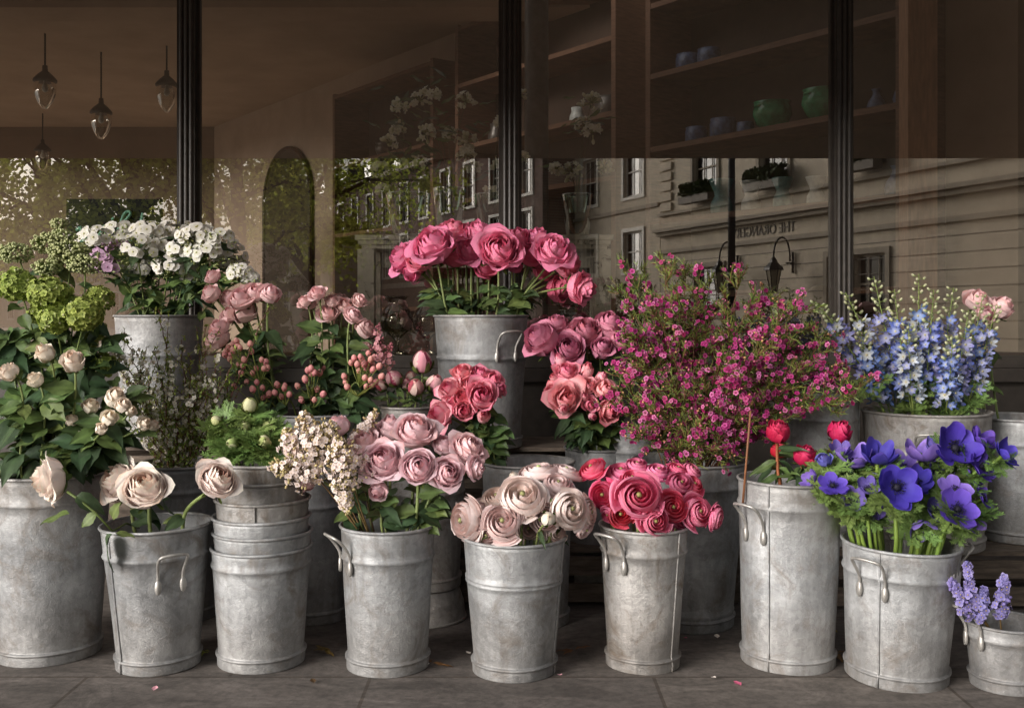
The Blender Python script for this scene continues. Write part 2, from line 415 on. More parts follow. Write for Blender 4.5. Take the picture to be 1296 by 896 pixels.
def ranunculus_mesh(seed, R=1, n=64, cin=(1, 1, 1), cout=(1, 1, 1), cedge=(1, 1, 1), ccore=(.5, .6, .2), flat=.62, name='ranunculus_bloom'):
    rs = random.Random(seed); mb = MB(); H = R*flat*1.25
    cin, cout, cedge = map(np.array, (cin, cout, cedge))
    phi = 0
    for k in range(n):
        t = (k+1)/n
        rt = R*(.06+.80*t**.9); zt = H*(.92-.10*math.exp(-((t)/.18)**2)-.42*t**2.6)*rs.uniform(.97, 1.02)
        loose = max(0, t-.84)/.16
        rt2 = rt*(1+.20*loose*rs.uniform(.4, 1.3))
        prof = [(R*.03, 0), (rt*1.1+R*.05, -.03*H), (rt*1.22, zt*.62), (rt2, zt*(1-.35*loose))]
        W = R*(.12+.60*t)
        a = t**.8
        petal(mb, phi, prof, W, cin*.92, cin*(1-a)+cout*a, cedge, .16, 6, 7, spiral=.03, lip=.7*loose*rs.random(), ruf=.015+.05*loose, rs=rs)
        phi += 2.25+rs.uniform(-.2, .2)
    s = sphere_t(R*.10, 10, 6, 1, ccore, np.array(ccore)*1.3); mb.put(s, Matrix.Translation((0, 0, H*.74)))
    for k in range(14):
        a = rs.random()*6.28; mb.put(sphere_t(R*.025, 5, 3, 1, np.array(ccore)*.5), Matrix.Translation((R*.1*math.cos(a), R*.1*math.sin(a), H*.78)))
    g1 = lin((100, 120, 60))
    for k in range(5): petal(mb, k*1.2566, [(R*.05, -.02), (R*.4, -.1*H), (R*.6, -.02*H), (R*.7, .1*H)], R*.14, g1*.8, g1, g1, .8, 4, 4, rs=rs)
    return mb.mesh(name, M['petal'])
def bud_mesh(seed, R=1, n=11, cols=((1, 0, 0), (1, 0, 0)), green=.3, H=2.0, top=.35, name='bud'):
    rs = random.Random(seed); mb = MB(); g1 = lin((96, 112, 56)); h = H*R
    mb.put(sphere_t(R*.78, 12, 8, H*.5, np.array(cols[0])*.8), Matrix.Translation((0, 0, h*.48)))
    for k in range(n):
        t = k/(n-1); c = np.array(cols[k % len(cols)])
        rt = R*(top*(.3+.9*t))
        zt = h*(1.02-.10*t*rs.random())
        petal(mb, k*2.4, [(R*.05, 0), (R*(.9+.35*t), -.02*h), (R*(1.0+.15*t), h*.72), (rt, zt)], R*(.75), c*.7, c, c*1.15, .3, 7, 8, spiral=.03, ruf=.02, rs=rs, lip=.3*t*rs.random())
    ng = 5
    for k in range(ng):
        L = green*rs.uniform(.8, 1.2)
        petal(mb, k*1.2566, [(R*.05, -.03*h), (R*1.1, -.06*h), (R*1.25, h*L*.6), (R*1.12, h*L)], R*.42, g1*.7, g1, g1*(1.1, .8, .8), .7, 5, 5, rs=rs)
    return mb.mesh(name, M['petal'])
def fern_leaf_t(rs, L=1, c1=(.2, .3, .1), lobes=3):
    mb = MB(); c1 = np.array(c1)
    def strip(p, d, nrm, l, w):
        side = d.cross(nrm).normalized(); V = []
        for j in range(4):
            t = j/3; ww = w*(1-t)**.7*(.6+.6*t) if j < 3 else 0.0
            q = p+d*l*t+nrm*l*.12*t*t*rs.uniform(-1, 1.2)
            V += [q-side*ww, q+side*ww]
        mb.add([tuple(v) for v in V], [(0, 1, 3, 2), (2, 3, 5, 4), (4, 5, 7, 6)], c1*rs.uniform(.8, 1.25))
    def branch(p, d, nrm, l, lev):
        side = d.cross(nrm).normalized()
        strip(p, d, nrm, l, l*(.09 if lev == 2 else .15 if lev == 1 else .26))
        if lev == 0: return
        for k in range(1, 4):
            for s in (-1, 1):
                t = k/4.0; dd = (d*1.0+side*s*rs.uniform(.7, 1.1)+nrm*rs.uniform(-.2, .35)).normalized()
                branch(p+d*l*t, dd, nrm, l*(.55-.06*k), lev-1)
    n = Vector((0, 0, 1))
    for s in np.linspace(-.95, .95, lobes):
        d = Vector((math.cos(s), math.sin(s), .1)).normalized()
        branch(Vector((.1*L, 0, 0)), d, n, L*(1-.2*abs(s)), 2)
    return mb.tmpl()
def anemone_mesh(seed, R=1, cin=(0, 0, 1), cout=(0, 0, 1), cedge=(0, 0, 1), cup=.5, n=9, name='anemone_bloom'):
    rs = random.Random(seed); mb = MB(); cin, cout, cedge = map(np.array, (cin, cout, cedge))
    for k in range(n):
        lay = 0 if k < n//2 else 1
        a = k*2*math.pi/(n/2.0)+lay*.6+rs.uniform(-.15, .15); cu = cup*rs.uniform(.7, 1.3)-lay*.12
        L = R*rs.uniform(.9, 1.05)
        petal(mb, a, [(R*.06, 0), (L*.45, -.02*R), (L*(.95-cu*.35), R*cu*.35), (L*(1-cu*.25), R*cu)], R*.42, cin, cout, cedge, .32, 8, 9, ruf=.045, rs=rs, notch=.03, stripe=cin*.4, amax=1.3)
    dk = np.array((.010, .009, .018))
    mb.put(sphere_t(R*.16, 12, 8, .9, dk, dk*1.6), Matrix.Translation((0, 0, R*.08)))
    for k in range(46):
        a = rs.random()*6.28; rr = R*rs.uniform(.18, .32); h = R*rs.uniform(.10, .22)
        p = Vector((math.cos(a)*rr, math.sin(a)*rr, h))
        tube(mb, [(math.cos(a)*R*.1, math.sin(a)*R*.1, R*.03), p], R*.006, dk, 3)
        mb.put(sphere_t(R*.026, 5, 4, 1.2, dk*2), Matrix.Translation(p))
    return mb.mesh(name, M['petal'])
def floret_t(n=5, r=1, w=.42, cup=.1, c0=(1, 1, 1), c1=(1, 1, 1), eye=None, tube_l=0, nv=4, ct=None):
    mb = MB(); c0 = np.array(c0); c1 = np.array(c1)
    for k in range(n):
        a = 2*math.pi*k/n; V = []; cc = []
        for j in range(nv):
            t = j/(nv-1); ww = w*r*math.sin(math.pi*(.16+.66*t))*(1.0 if j < nv-1 else .75)
            rr = r*(.06+.94*t); z = cup*r*t*t
            for s in (-1, 0, 1):
                x = rr*(1 if s == 0 else .96); y = s*ww
                V.append((x*math.cos(a)-y*math.sin(a), x*math.sin(a)+y*math.cos(a), z+(abs(s)*.06*r*t)))
                cc.append(c0*(1-t)+c1*t)
        f = []
        for j in range(nv-1):
            for s in range(2): f.append((j*3+s, j*3+s+1, (j+1)*3+s+1, (j+1)*3+s))
        mb.add(V, f, np.array(cc))
    if eye is not None: mb.put(sphere_t(r*.17, 6, 4, .7, eye), Matrix.Translation((0, 0, .05*r)))
    if tube_l:
        lathe(mb, [(r*.07, -tube_l), (r*.10, -.02*r), (r*.14, .03*r)], 5, ct if ct is not None else c0)
    return mb.tmpl()
def leaf_t(L=1, W=.5, fold=.25, droop=.3, col=(.05, .1, .03), rib=1.5, nu=7, nv=9, tip=1.3, serr=.05, back=.65):
    mb = MB(); V = []; cc = []; col = np.array(col)
    for i in range(nu):
        u = -1+2*i/(nu-1)
        for j in range(nv):
            t = j/(nv-1)
            w = W*L*.5*(math.sin(math.pi*t**.8))**.8*(1-(t**4)*.3) if 0 < t < 1 else .004*L
            if serr and 0 < j < nv-1 and abs(u) > .99: w *= 1+serr*(1 if j % 2 else -1)
            x = t*L; y = u*w; z = fold*abs(y)-droop*L*t*t+.05*L*math.sin(9*t)*abs(u)
            V.append((x, y, z)); k = rib if abs(u) < .01 else (1.0+.12*((j+i) % 2))
            cc.append(col*k)
    mb.add(V, grid_faces(nu, nv), np.array(cc))
    return mb.tmpl()
def tm(T, name, mat):
    mb = MB(); mb.add(T[0], T[1], T[2]); return mb.mesh(name, mat)
GR = lin((74, 92, 52)); GR2 = lin((102, 120, 66)); GRD = lin((54, 72, 46)); STEM = lin((118, 130, 76)); STEMD = lin((78, 92, 48))
LEAVES = [tm(leaf_t(.06, .62, f, d, c), 'leaf', M['leaf']) for f, d, c in ((.3, .25, GR), (.15, .5, GRD), (.4, .1, GR*1.25), (.2, .8, GRD*1.2), (.1, .3, GR2*.8))]
LONGLEAF = [tm(leaf_t(.08, .28, f, d, c, serr=0), 'leaf', M['leaf']) for f, d, c in ((.3, .2, GR), (.2, .6, GRD), (.3, .0, GR2*.8))]
def stem_curve(b, e, d, n=12, bow=.35):
    b, e, d = Vector(b), Vector(e), Vector(d).normalized(); L = (e-b).length
    c1 = b+Vector((0, 0, 1))*L*.45; c2 = e-d*L*bow
    return [bez(b, c1, c2, e, i/(n-1)) for i in range(n)]
def put_leaf(pool, o, p, d, s=1, name='leaf', roll=0, rs=rnd):
    # leaf local +x is its axis
    x = Vector(d).normalized(); z = Vector((rs.uniform(-.4, .4), rs.uniform(-1.5, -.1), 1)); y = z.cross(x)
    if y.length < 1e-3: y = Vector((0, 1, 0))
    y.normalize(); z = x.cross(y)
    m = Matrix((x, y, z)).transposed().to_4x4() @ Matrix.Rotation(roll, 4, 'X') @ Matrix.Diagonal((s, s, s, 1)); m.translation = p
    return inst(name, rs.choice(pool), o, m)
# ---------------------------------------------------------------- buckets
def bucket(px, py, w, Y, base=0, taper=.8, ridges=(.76,), baseband=True, handles=(), seam=None, mat='zinc', tilt=(0, 0), label='', double=False, name='flower_bucket', label_scrap=None, group=None, contents=True, wob=.008, water=True):
    base = base or FZ
    c = P(px, py, Y); R = w/2*Y/F; H = c.z-base; rb = R*taper
    o = thing(name, label, 'bucket', (c.x, Y, base), 0, group)
    o.rotation_euler = (tilt[0], tilt[1], rnd.uniform(-.05, .05))
    r = lambda z: rb+(R-rb)*(z/H)
    pts = [(0.0005, .012), (rb-.004, .012)]
    out = []
    zs = list(np.linspace(0, H, 26))
    rid = []
    for q in ridges:
        z0 = q*H
        rid += [(z0-.007, 0), (z0-.0045, .0022), (z0, .0042), (z0+.0045, .0022), (z0+.007, 0)]
    if double:
        z0 = ridges[0]*H
        rid = [(z0-.010, 0), (z0-.007, .003), (z0-.004, .003), (z0-.001, .0), (z0+.002, .003), (z0+.005, .003), (z0+.008, 0)]
    for z in zs:
        if all(abs(z-q*H) > .013 for q in ridges): rid.append((z, 0))
    if baseband: 
        rid = [(z, e) for z, e in rid if z > .038]
        rid += [(0, .0030), (.0012, .0045), (.003, .0045), (.021, .004), (.0238, .004), (.0245, .0065), (.0285, .0065), (.0292, .001), (.031, 0), (.034, 0)]
    rid.sort()
    outer = [(r(z)+e, z) for z, e in rid]
    inner = [(max(rb-.003, .001), .012)]+[(r(z)-.0025, z) for z in np.linspace(.03, H-.001, 8)]
    prof = [(.0005, 0.012)]+inner+outer[::-1]+[(.0005, .001)]
    s1, s2 = rnd.random()*6, rnd.random()*6
    wb = lambda a, z: wob*(math.sin(2*a+s1+z*9)+.5*math.sin(5*a+s2-z*23))
    mb = MB(); lathe(mb, prof, 72, wob=wb)
    if seam is not None:
        V = []; n = 24; w2 = .0035
        tube(mb, [((r(z)+.0015+(.0 if z > .03 or not baseband else .005))*math.cos(seam), (r(z)+.0015+(.0 if z > .03 or not baseband else .005))*math.sin(seam), z) for z in np.linspace(.002, H-.002, 20)], .0021, sides=6)
    mb.build('body', M[mat], o)
    rm = MB(); ring = [((R+.001)*math.cos(a)*(1+wb(a, H)), (R+.001)*math.sin(a)*(1+wb(a, H)), H) for a in np.linspace(0, 2*math.pi, 65)]
    tube(rm, ring, .0036, sides=8); rm.build('rim', M[mat], o)
    for (a, zq) in handles:
        hm = MB(); d = .235 if R > .11 else .27; z0 = H-zq; ra = r(z0)+.003; ro = ra+.034
        q = lambda aa, rr, z: Vector((rr*math.cos(aa), rr*math.sin(aa), z))
        cor = [q(a-d, ra, z0-.035), q(a-d, ra+.002, z0-.006), q(a-d*.98, ra+.020, z0+.022), q(a-d*.82, ro, z0+.036), q(a-d*.4, ro+.004, z0+.040),
               q(a, ro+.005, z0+.041), q(a+d*.4, ro+.004, z0+.040), q(a+d*.82, ro, z0+.036), q(a+d*.98, ra+.020, z0+.022), q(a+d, ra+.002, z0-.006), q(a+d, ra, z0-.035)]
        fine = []
        for i in range(len(cor)-1):
            p0 = cor[max(i-1, 0)]; p1 = cor[i]; p2 = cor[i+1]; p3 = cor[min(i+2, len(cor)-1)]
            for k in range(4):
                t = k/4
                fine.append(.5*((2*p1)+(p2-p0)*t+(2*p0-5*p1+4*p2-p3)*t*t+(3*p1-p0-3*p2+p3)*t**3))
        fine.append(cor[-1])
        tube(hm, fine, .0034, sides=8)
        hd = hm.build('handle', M['wire'], o)
        for s in (-1, 1):
            lm = MB(); p = q(a+s*d, ra+.0005, z0-.034)
            R3 = Matrix.Rotation(a+s*d, 3, 'Z')
            lathe(lm, [(.0003, -.003), (.0085, -.0028), (.0095, 0), (.0085, .0035), (.0003, .004)], 10)
            me = lm.mesh('handle_lug', M['wire'])
            inst('handle_lug', me, hd, Matrix.Translation(p) @ (R3 @ Matrix.Rotation(math.pi/2, 3, 'Y')).to_4x4() @ Matrix.Diagonal((1.8, .8, 1, 1)))
    if label_scrap:
        a0, a1, zq = label_scrap; lm = MB(); V = []; n = 14; rs = random.Random(3)
        for i in range(n):
            a = a0+(a1-a0)*i/(n-1); z0 = H-zq-.012; z1 = H-zq+.008+rs.uniform(-.006, .010)
            for z in (z0, (z0+z1)/2, z1): V.append(((r(z)+.0062)*math.cos(a), (r(z)+.0062)*math.sin(a), z))
        lm.add(V, grid_faces(n, 3)); lm.build('torn_label', M['label'], o)
    if water and contents:
        wm = MB(); rr = r(H*.55)-.006
        lathe(wm, [(.0005, H*.55), (rr, H*.55)], 32); wm.build('water', M['water'], o)
    return dict(o=o, c=Vector((c.x, Y, c.z)), R=R, H=H, base=base)
M['water'] = simple('dark_water', (.02, .022, .014), .05, spec=.6)
# ================================================================ setting
def plane(name, x0, x1, y0, y1, z, mat, label=None):
    mb = MB(); mb.add([(x0, y0, z), (x1, y0, z), (x1, y1, z), (x0, y1, z)], [(0, 1, 2, 3)])
    return tag(mb.build(name, M[mat], smooth=False), kind='structure')
plane('ground', -400, 400, -400, 400, -.13, 'ground')
mb = MB(); bx(mb, -14, 14, -2.2, 3.45, -.12, FZ); tag(mb.build('pavement', M['paving'], smooth=False), kind='structure')
mb = MB(); bx(mb, -14, 14, -2.36, -2.203, -.12, FZ+.003); tag(mb.build('kerb', M['stone2'], smooth=False), kind='structure')
plane('road', -120, 120, -13, -2.36, -.122, 'asphalt')
mb = MB(); bx(mb, -120, 120, -70, -13, -.12, .0); tag(mb.build('far_pavement', M['paving'], smooth=False), kind='structure')
# ---------------------------------------------------------------- shop front
sw = thing('shop_front', 'dark iron shop front with tall glass panes behind the flower buckets', 'shop front', (0, G, 0))
MX = [-182, 235, 645.5, 1069, 1486]
mbx = lambda px: (px-648)/F*3.46
for px in MX:
    m = MB(); x = mbx(px); w = .029
    bx(m, x-w, x+w, -.035, .045, .66, 2.6)
    for q in (-.017, 0, .017): tube(m, [(x+q, -.036, .66), (x+q, -.036, 2.6)], .0065, sides=8)
    bx(m, x-w-.010, x-w-.0005, -.012, .012, .66, 2.6); bx(m, x+w+.0005, x+w+.010, -.012, .012, .66, 2.6)
    m.build('mullion', M['mullion'], sw, smooth=False)
for a, b in zip(MX[:-1], MX[1:]):
    m = MB(); x0 = mbx(a)+.031; x1 = mbx(b)-.031
    m.add([(x0, 0, .70), (x1, 0, .70), (x1, 0, 2.55), (x0, 0, 2.55)], [(0, 1, 2, 3)]); m.build('window_pane', M['glass'], sw, smooth=False)
XL, XR = mbx(MX[0])-.03, mbx(MX[-1])+.03
m = MB(); bx(m, XL, XR, -.07, .08, .615, .66); bx(m, XL, XR, -.03, .03, .661, .70); m.build('window_sill', M['mullion'], sw, smooth=False)
m = MB(); bx(m, XL, XR, -.04, .06, -.12, .612); m.build('stall_riser', M['mullion'], sw, smooth=False)
m = MB(); bx(m, XL, XR, -.04, .12, 2.5, 3.4); m.build('fascia', M['mullion'], sw, smooth=False)
for s, x0, x1 in ((0, -6.5, XL-.002), (1, XR+.002, 6.5)):
    m = MB(); bx(m, x0, x1, G-.08, G+.25, -.12, 3.9); tag(m.build('brick_wall', M['brick'], smooth=False), ('brick wall beside the shop front at its left end', 'brick wall beside the shop front at its right end')[s], 'wall')
m = MB(); bx(m, XL, XR, G-.06, G+.25, 3.402, 3.9); tag(m.build('upper_wall', M['brick'], smooth=False), 'brick wall above the shop window and awning', 'wall')
aw = thing('awning', 'dark canvas awning stretched out over the shop window', 'awning', (0, G, 0))
m = MB(); V = []
AY, AZ = 2.22, 1.668
for i in range(2):
    x = (-2.9, 2.9)[i]
    V += [(x, -.05, 2.55), (x, AY-G, AZ), (x, AY-G-.003, AZ-.10)]
m.add(V, [(0, 3, 4, 1), (1, 4, 5, 2)]); m.build('canvas', M['awning'], aw, smooth=False)
for x in (-2.88, 2.88):
    m = MB(); tube(m, [(x, -.06, 1.9), (x, AY-G+.04, AZ-.01)], .012); m.build('support_arm', M['dark_metal'], aw)
# ---------------------------------------------------------------- shop interior
def room(name, V, mat):
    m = MB(); m.add(V, [(0, 1, 2, 3)]); return tag(m.build(name, M[mat], smooth=False), kind='structure')
WD = Vector((-.605, .796, 0)); WN = Vector((-.796, -.605, 0)); W0 = Vector((1.64, 4.3, 0))
def wpt(px):   # distance along the shelf wall at a pixel column
    a = (px-648)/F; return (1.64-4.3*a)/(.605+.796*a)
def wz(py, t): return CAMZ+(400-py)/F*(4.3+.796*t)
CH = 2.93
far = W0+WD*9.4-WN*.36
near = W0+WD*-.3-WN*.36
room('shop_wall', [(near.x, near.y, 0), (far.x, far.y, 0), (far.x, far.y, CH), (near.x, near.y, CH)], 'plaster')
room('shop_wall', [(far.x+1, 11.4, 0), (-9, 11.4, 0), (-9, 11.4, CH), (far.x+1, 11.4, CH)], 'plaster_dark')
room('shop_wall', [(-6.4, 11.4, 0), (-6.4, G+.26, 0), (-6.4, G+.26, .7), (-6.4, 11.4, .7)], 'plaster')
room('shop_wall', [(-6.4, 11.4, 2.6), (-6.4, G+.26, 2.6), (-6.4, G+.26, CH), (-6.4, 11.4, CH)], 'plaster')
for k in range(5):
    m = MB(); bx(m, -6.43, -6.37, 4.0+k*1.75, 4.08+k*1.75, .7, 2.6); tag(m.build('added_opening_post', M['white'], smooth=False), kind='structure')  # unseen side opening with posts, added so daylight reaches the shelf wall
room('shop_wall', [(near.x-.1, 4.42, 0), (6.4, 4.42, 0), (6.4, 4.42, CH), (near.x-.1, 4.42, CH)], 'plaster')
CH -= 0.0
SKY = (-5.0, 1.9, 3.66, 5.9)   # unseen ceiling opening added to let daylight onto the shop interior
for (x0, x1, y0, y1) in ((-9, 6.4, G+.13, SKY[2]), (-9, 6.4, SKY[3], 12), (-9, SKY[0], SKY[2], SKY[3]), (SKY[1], 6.4, SKY[2], SKY[3])):
    room('shop_ceiling', [(x0, y0, CH), (x1, y0, CH), (x1, y1, CH), (x0, y1, CH)], 'ceiling')
for (p0, p1) in (((SKY[0], SKY[2]), (SKY[1], SKY[2])), ((SKY[0], SKY[3]), (SKY[1], SKY[3])), ((SKY[0], SKY[2]), (SKY[0], SKY[3])), ((SKY[1], SKY[2]), (SKY[1], SKY[3]))):
    room('added_opening_reveal', [(*p0, CH), (*p1, CH), (*p1, CH+.35), (*p0, CH+.35)], 'ceiling')
room('shop_floor', [(-9, G+.07, .004), (6.4, G+.07, .004), (6.4, 12, .004), (-9, 12, .004)], 'inner_floor')
m = MB(); bx(m, -6.3, 3.0, 6.35, 6.65, 2.74, CH-.005); tag(m.build('ceiling_beam', M['ceiling'], smooth=False), kind='structure')
m = MB(); bx(m, XL, XR, G+.085, 4.15, .64, .69); bx(m, XL, XR, 4.10, 4.14, .01, .637); tag(m.build('display_platform', M['shelf_wood'], smooth=False), 'low wooden display ledge running inside the shop window', 'ledge')
# shelf units on the diagonal wall
rotW = math.atan2(WD.y, WD.x)
def shelf_unit(pa, pb, top, shelves, label):
    ta, tb = wpt(pa), wpt(pb); t0, t1 = min(ta, tb), max(ta, tb); L = t1-t0
    p = W0+WD*t0; o = thing('shelf_unit', label, 'shelves', (p.x, p.y, 0)); o.rotation_euler = (0, 0, rotW)
    # local x along wall, local -y = into the wall? WN is to the left of WD -> local +y = WN
    D = .33
    for x in (0, L-.035):
        m = MB(); bx(m, x, x+.035, -D, 0, .006, top); m.build('upright', M['shelf_wood'], o, smooth=False)
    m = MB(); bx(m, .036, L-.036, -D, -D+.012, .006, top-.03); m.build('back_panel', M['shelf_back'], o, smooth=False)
    for z in shelves+[top-.015]:
        m = MB(); bx(m, .036, L-.036, -D+.013, -.002, z-.028, z); m.build('shelf', M['shelf_wood'], o, smooth=False)
    return o
SZ = [.18, .57, .96, 1.35, 1.735, 2.125, 2.5]
shelf_unit(817, 1143, 2.85, SZ, 'brown wooden shelf unit by the right wall holding green bowls')
shelf_unit(576, 779, 2.80, [.3, .75, 1.2, 1.62, 1.98, 2.4], 'brown wooden shelf unit behind the dark column')
shelf_unit(421, 548, 2.64, [.3, .9, 1.5, 2.06], 'low dark shelf unit furthest back in the shop')
m = MB(); t = wpt(1163); p = W0+WD*t
box(m, (p.x, p.y+.01, 1.46), (.12, .10, 2.9)); tag(m.build('wooden_post', M['post_wood'], smooth=False), 'pale wooden post between the shelves and the right wall', 'post')
def onwall(px, z, inset=.15):
    t = wpt(px); p = W0+WD*t-WN*inset; return Vector((p.x, p.y, z))
def pxs(px, w): t = wpt(px); return w*(4.3+.796*t)/F   # pixel width -> metres at that wall point
def pot(name, cat, label, px, z, prof, wpx, mat, ears=False, group=None, inset=.15):
    """prof normalised: r 0..1 (r=1 is half of wpx), z in the same unit"""
    w = pxs(px, wpx)/2; p = onwall(px, z+.001, inset)
    m = MB(); lathe(m, [(max(r*w, .0005), zz*w) for r, zz in prof], 28)
    if not ears: return tag(m.build(name, M[mat], mat=Matrix.Translation(p)), label, cat, group)
    o = thing(name, label, cat, p, 0, group); m.build('body', M[mat], o)
    for s in (0.4, 0.4+math.pi):
        e = MB(); R_ = w*.97; c = Vector((math.cos(s), math.sin(s), 0)); d = Vector((-math.sin(s), math.cos(s), 0))
        tube(e, [c*R_*.93+d*k*w*.22+Vector((0, 0, w*(1.25+.0*k)))+c*w*.17*math.cos(k*1.5) for k in np.linspace(-1, 1, 9)], w*.05, sides=6)
        e.build('handle', M[mat], o)
    return o
BOWL = [(0, 0), (.45, 0), (.5, .06), (.8, .4), (1, .85), (.98, 1.15), (.88, 1.38), (.98, 1.5), (.93, 1.5), (.82, 1.36), (.9, .9), (.0005, .2)]
CYL = [(0, 0), (.85, 0), (.95, .12), (.93, .3), (1, .4), (1, 1.3), (.93, 1.4), (.96, 1.62), (.9, 1.62), (.88, 1.4), (0, .2)]
FLASK = [(0, 0), (.6, 0), (.9, .35), (1, .9), (.85, 1.5), (.5, 2.1), (.36, 2.5), (.42, 2.9), (.52, 3.05), (.46, 3.05), (.3, 2.6), (0, 1)]
WAIST = [(0, 0), (.75, 0), (.9, .4), (.85, 1.0), (.55, 1.6), (.6, 1.9), (.95, 2.7), (1.0, 2.9), (.93, 2.9), (.5, 1.9), (0, 1.2)]
JUG = [(0, 0), (.8, 0), (1, .5), (.95, 1.2), (.7, 1.8), (.75, 2.3), (.7, 2.3), (.62, 1.8), (0, .5)]
GZ = [(952, 1.735, 50, BOWL, 'pot_green', 'mottled green glazed bowl with two ears, nearer the shelf middle', 1), (1017, 1.735, 56, BOWL, 'pot_green', 'larger mottled green glazed bowl beside the right mullion', 1)]
for px, z, w, pr, mt, lb, e in GZ: pot('glazed_bowl', 'bowl', lb, px, z, pr, w, mt, True)
for px, z, w, pr, mt, lb in [
    (856, 1.735, 28, CYL, 'pot_blue', 'narrow blue patterned jar at the left end of the middle shelf'),
    (890, 1.735, 34, CYL, 'pot_blue', 'wider blue patterned jar left of the green bowls'),
    (918, 1.735, 22, CYL, 'pot_blue', 'dark blue jar tucked behind the first green bowl'),
    (845, 2.125, 30, CYL, 'pot_blue', 'round blue jar on the top shelf near the column'),
    (872, 2.125, 30, CYL, 'pot_blue', 'dark jar on the top shelf, second from the column')]:
    pot('patterned_jar', 'jar', lb, px, z, pr, w, mt)
for px, z, w, lb in [(1084, 1.735, 24, 'blue flask half hidden by the right mullion'), (1122, 1.735, 34, 'tall blue ribbed flask right of the right mullion'), (1110, 1.35, 32, 'blue flask on the lower shelf right of the right mullion')]:
    pot('ceramic_flask', 'flask', lb, px, z, [(a, b*.85) for a, b in FLASK], w, 'pot_blue')
for px, w, mt, lb in [(888, 32, 'pot_teal', 'dark teal vase leftmost on the lower shelf'), (925, 28, 'pot_pale', 'pale straight vase behind the dark reflected lamp post'), (965, 28, 'pot_teal', 'waisted teal vase on the lower shelf'), (1007, 26, 'pot_pale', 'tall pale waisted vase near the right mullion'), (1045, 24, 'pot_blue', 'ribbed blue vase just left of the right mullion')]:
    pot('waisted_vase', 'vase', lb, px, 1.35, WAIST, w, mt)
pot('pewter_jug', 'jug', 'pewter jug on the shelf left of the middle mullion', 605, 1.98, JUG, 22, 'pewter')
pot('pewter_jug', 'jug', 'pale jug on the shelf right of the dark column', 706, 1.98, JUG, 20, 'pot_pale')
pot('serving_pot', 'pot', 'wide dark pot on the shelf right of the column', 745, 1.98, CYL, 34, 'pewter')
pot('serving_pot', 'pot', 'dark round pot on the furthest shelf unit', 466, 2.06, BOWL, 26, 'pewter')
# column
m = MB(); p = P(679, 400, 3.95); lathe(m, [(.046, .70), (.046, 2.92)], 24)
lathe(m, [(.055, .70), (.055, .76), (.047, .79)], 24)
tag(m.build('iron_column', M['column'], mat=Matrix.Translation((p.x, p.y, 0))), 'dark round iron column behind the middle mullion', 'column')
m = MB(); x = (657-648)/F*3.7; tube(m, [(x, 3.7, .70), (x, 3.7, 2.9)], .006); tag(m.build('copper_pipe', M['post_wood']), 'thin copper pipe running up beside the dark column', 'pipe')
# arched mirror
t = wpt(322); p = W0+WD*t-WN*.33
o = thing('arched_mirror', 'dark arched mirror standing against the plaster wall', 'mirror', (p.x, p.y, 0)); o.rotation_euler = (0, 0, rotW)
hw = .50; tz = wz(184, wpt(322))-hw
V = [(-hw, 0, .3)]+[(-hw*math.cos(a), 0, tz+hw*math.sin(a)) for a in np.linspace(0, math.pi, 24)]+[(hw, 0, .3)]
m = MB(); m.add([(x, .012, z) for x, y, z in V], [tuple(range(len(V)))]); m.build('mirror_glass', M['mirror_dark'], o, smooth=False)
m = MB(); tube(m, [(x*1.02, 0.01, z) for x, y, z in V]+[(-hw, .01, .3)], .02, sides=6); m.build('mirror_frame', M['dark_chair'], o)
# pendant lamps
def pendant(px, ytop, ycap, ybot, label):
    Y = 300/(CAMZ) if 0 else (ybot-ycap) and .27*F/(ybot-ycap)
    p = P(px, ycap, Y); k = (ybot-ycap)*Y/F
    o = thing('pendant_lamp', label, 'lamp', p, 0, 'pendant lamps hanging from the shop ceiling')
    m = MB(); tube(m, [(0, 0, 0), (0, 0, CH-p.z)], .007); m.build('cable', M['dark_metal'], o)
    m = MB(); lathe(m, [(.001, .05*1), (.018, .05), (.02, .01), (.055, -.02), (.085, -.055), (.085, -.07), (.001, -.06)], 20); m.build('cap', M['dark_metal'], o)
    m = MB(); lathe(m, [(.070, -.07), (.080, -.11), (.076, -.16), (.055, -.22), (.02, -.27), (.0005, -.275)], 20); m.build('glass_shade', M['clear_glass'], o)
    m = MB(); lathe(m, [(.001, -.15), (.02, -.14), (.025, -.12), (.012, -.08), (.012, -.06)], 10); m.build('bulb', M['pot_pale'], o)
pendant(128, 76, 133, 176, 'glass drop pendant lamp in the middle of the left pane')
pendant(211, 48, 98, 142, 'glass drop pendant lamp just left of the mullion')
pendant(57, 48, 92, 138, 'glass drop pendant lamp at the far left of the window')
pendant(54, 140, 183, 216, 'lowest looking pendant lamp, furthest back at the left')
# sign board
Y = 8.0; a, b = P(84, 252, Y), P(204, 345, Y)
o = thing('sign_board', 'dark board with mint script lettering behind the white flowers', 'sign', ((a.x+b.x)/2, Y, b.z))
m = MB(); bx(m, -(b.x-a.x)/2, (b.x-a.x)/2, 0, .04, 0, a.z-b.z); m.build('board', M['sign_board'], o, smooth=False)
def stroke(pts, parent):
    m = MB(); Q = [P(x, y, Y)-Vector(((a.x+b.x)/2, Y+.02, b.z)) for x, y in pts]; fine = []
    for i in range(len(Q)-1):
        p0, p1, p2, p3 = Q[max(i-1, 0)], Q[i], Q[i+1], Q[min(i+2, len(Q)-1)]
        for k in range(5):
            t = k/5; fine.append(.5*((2*p1)+(p2-p0)*t+(2*p0-5*p1+4*p2-p3)*t*t+(3*p1-p0-3*p2+p3)*t**3))
    fine.append(Q[-1]); tube(m, fine, .011, sides=6); m.build('lettering', M['mint'], parent)
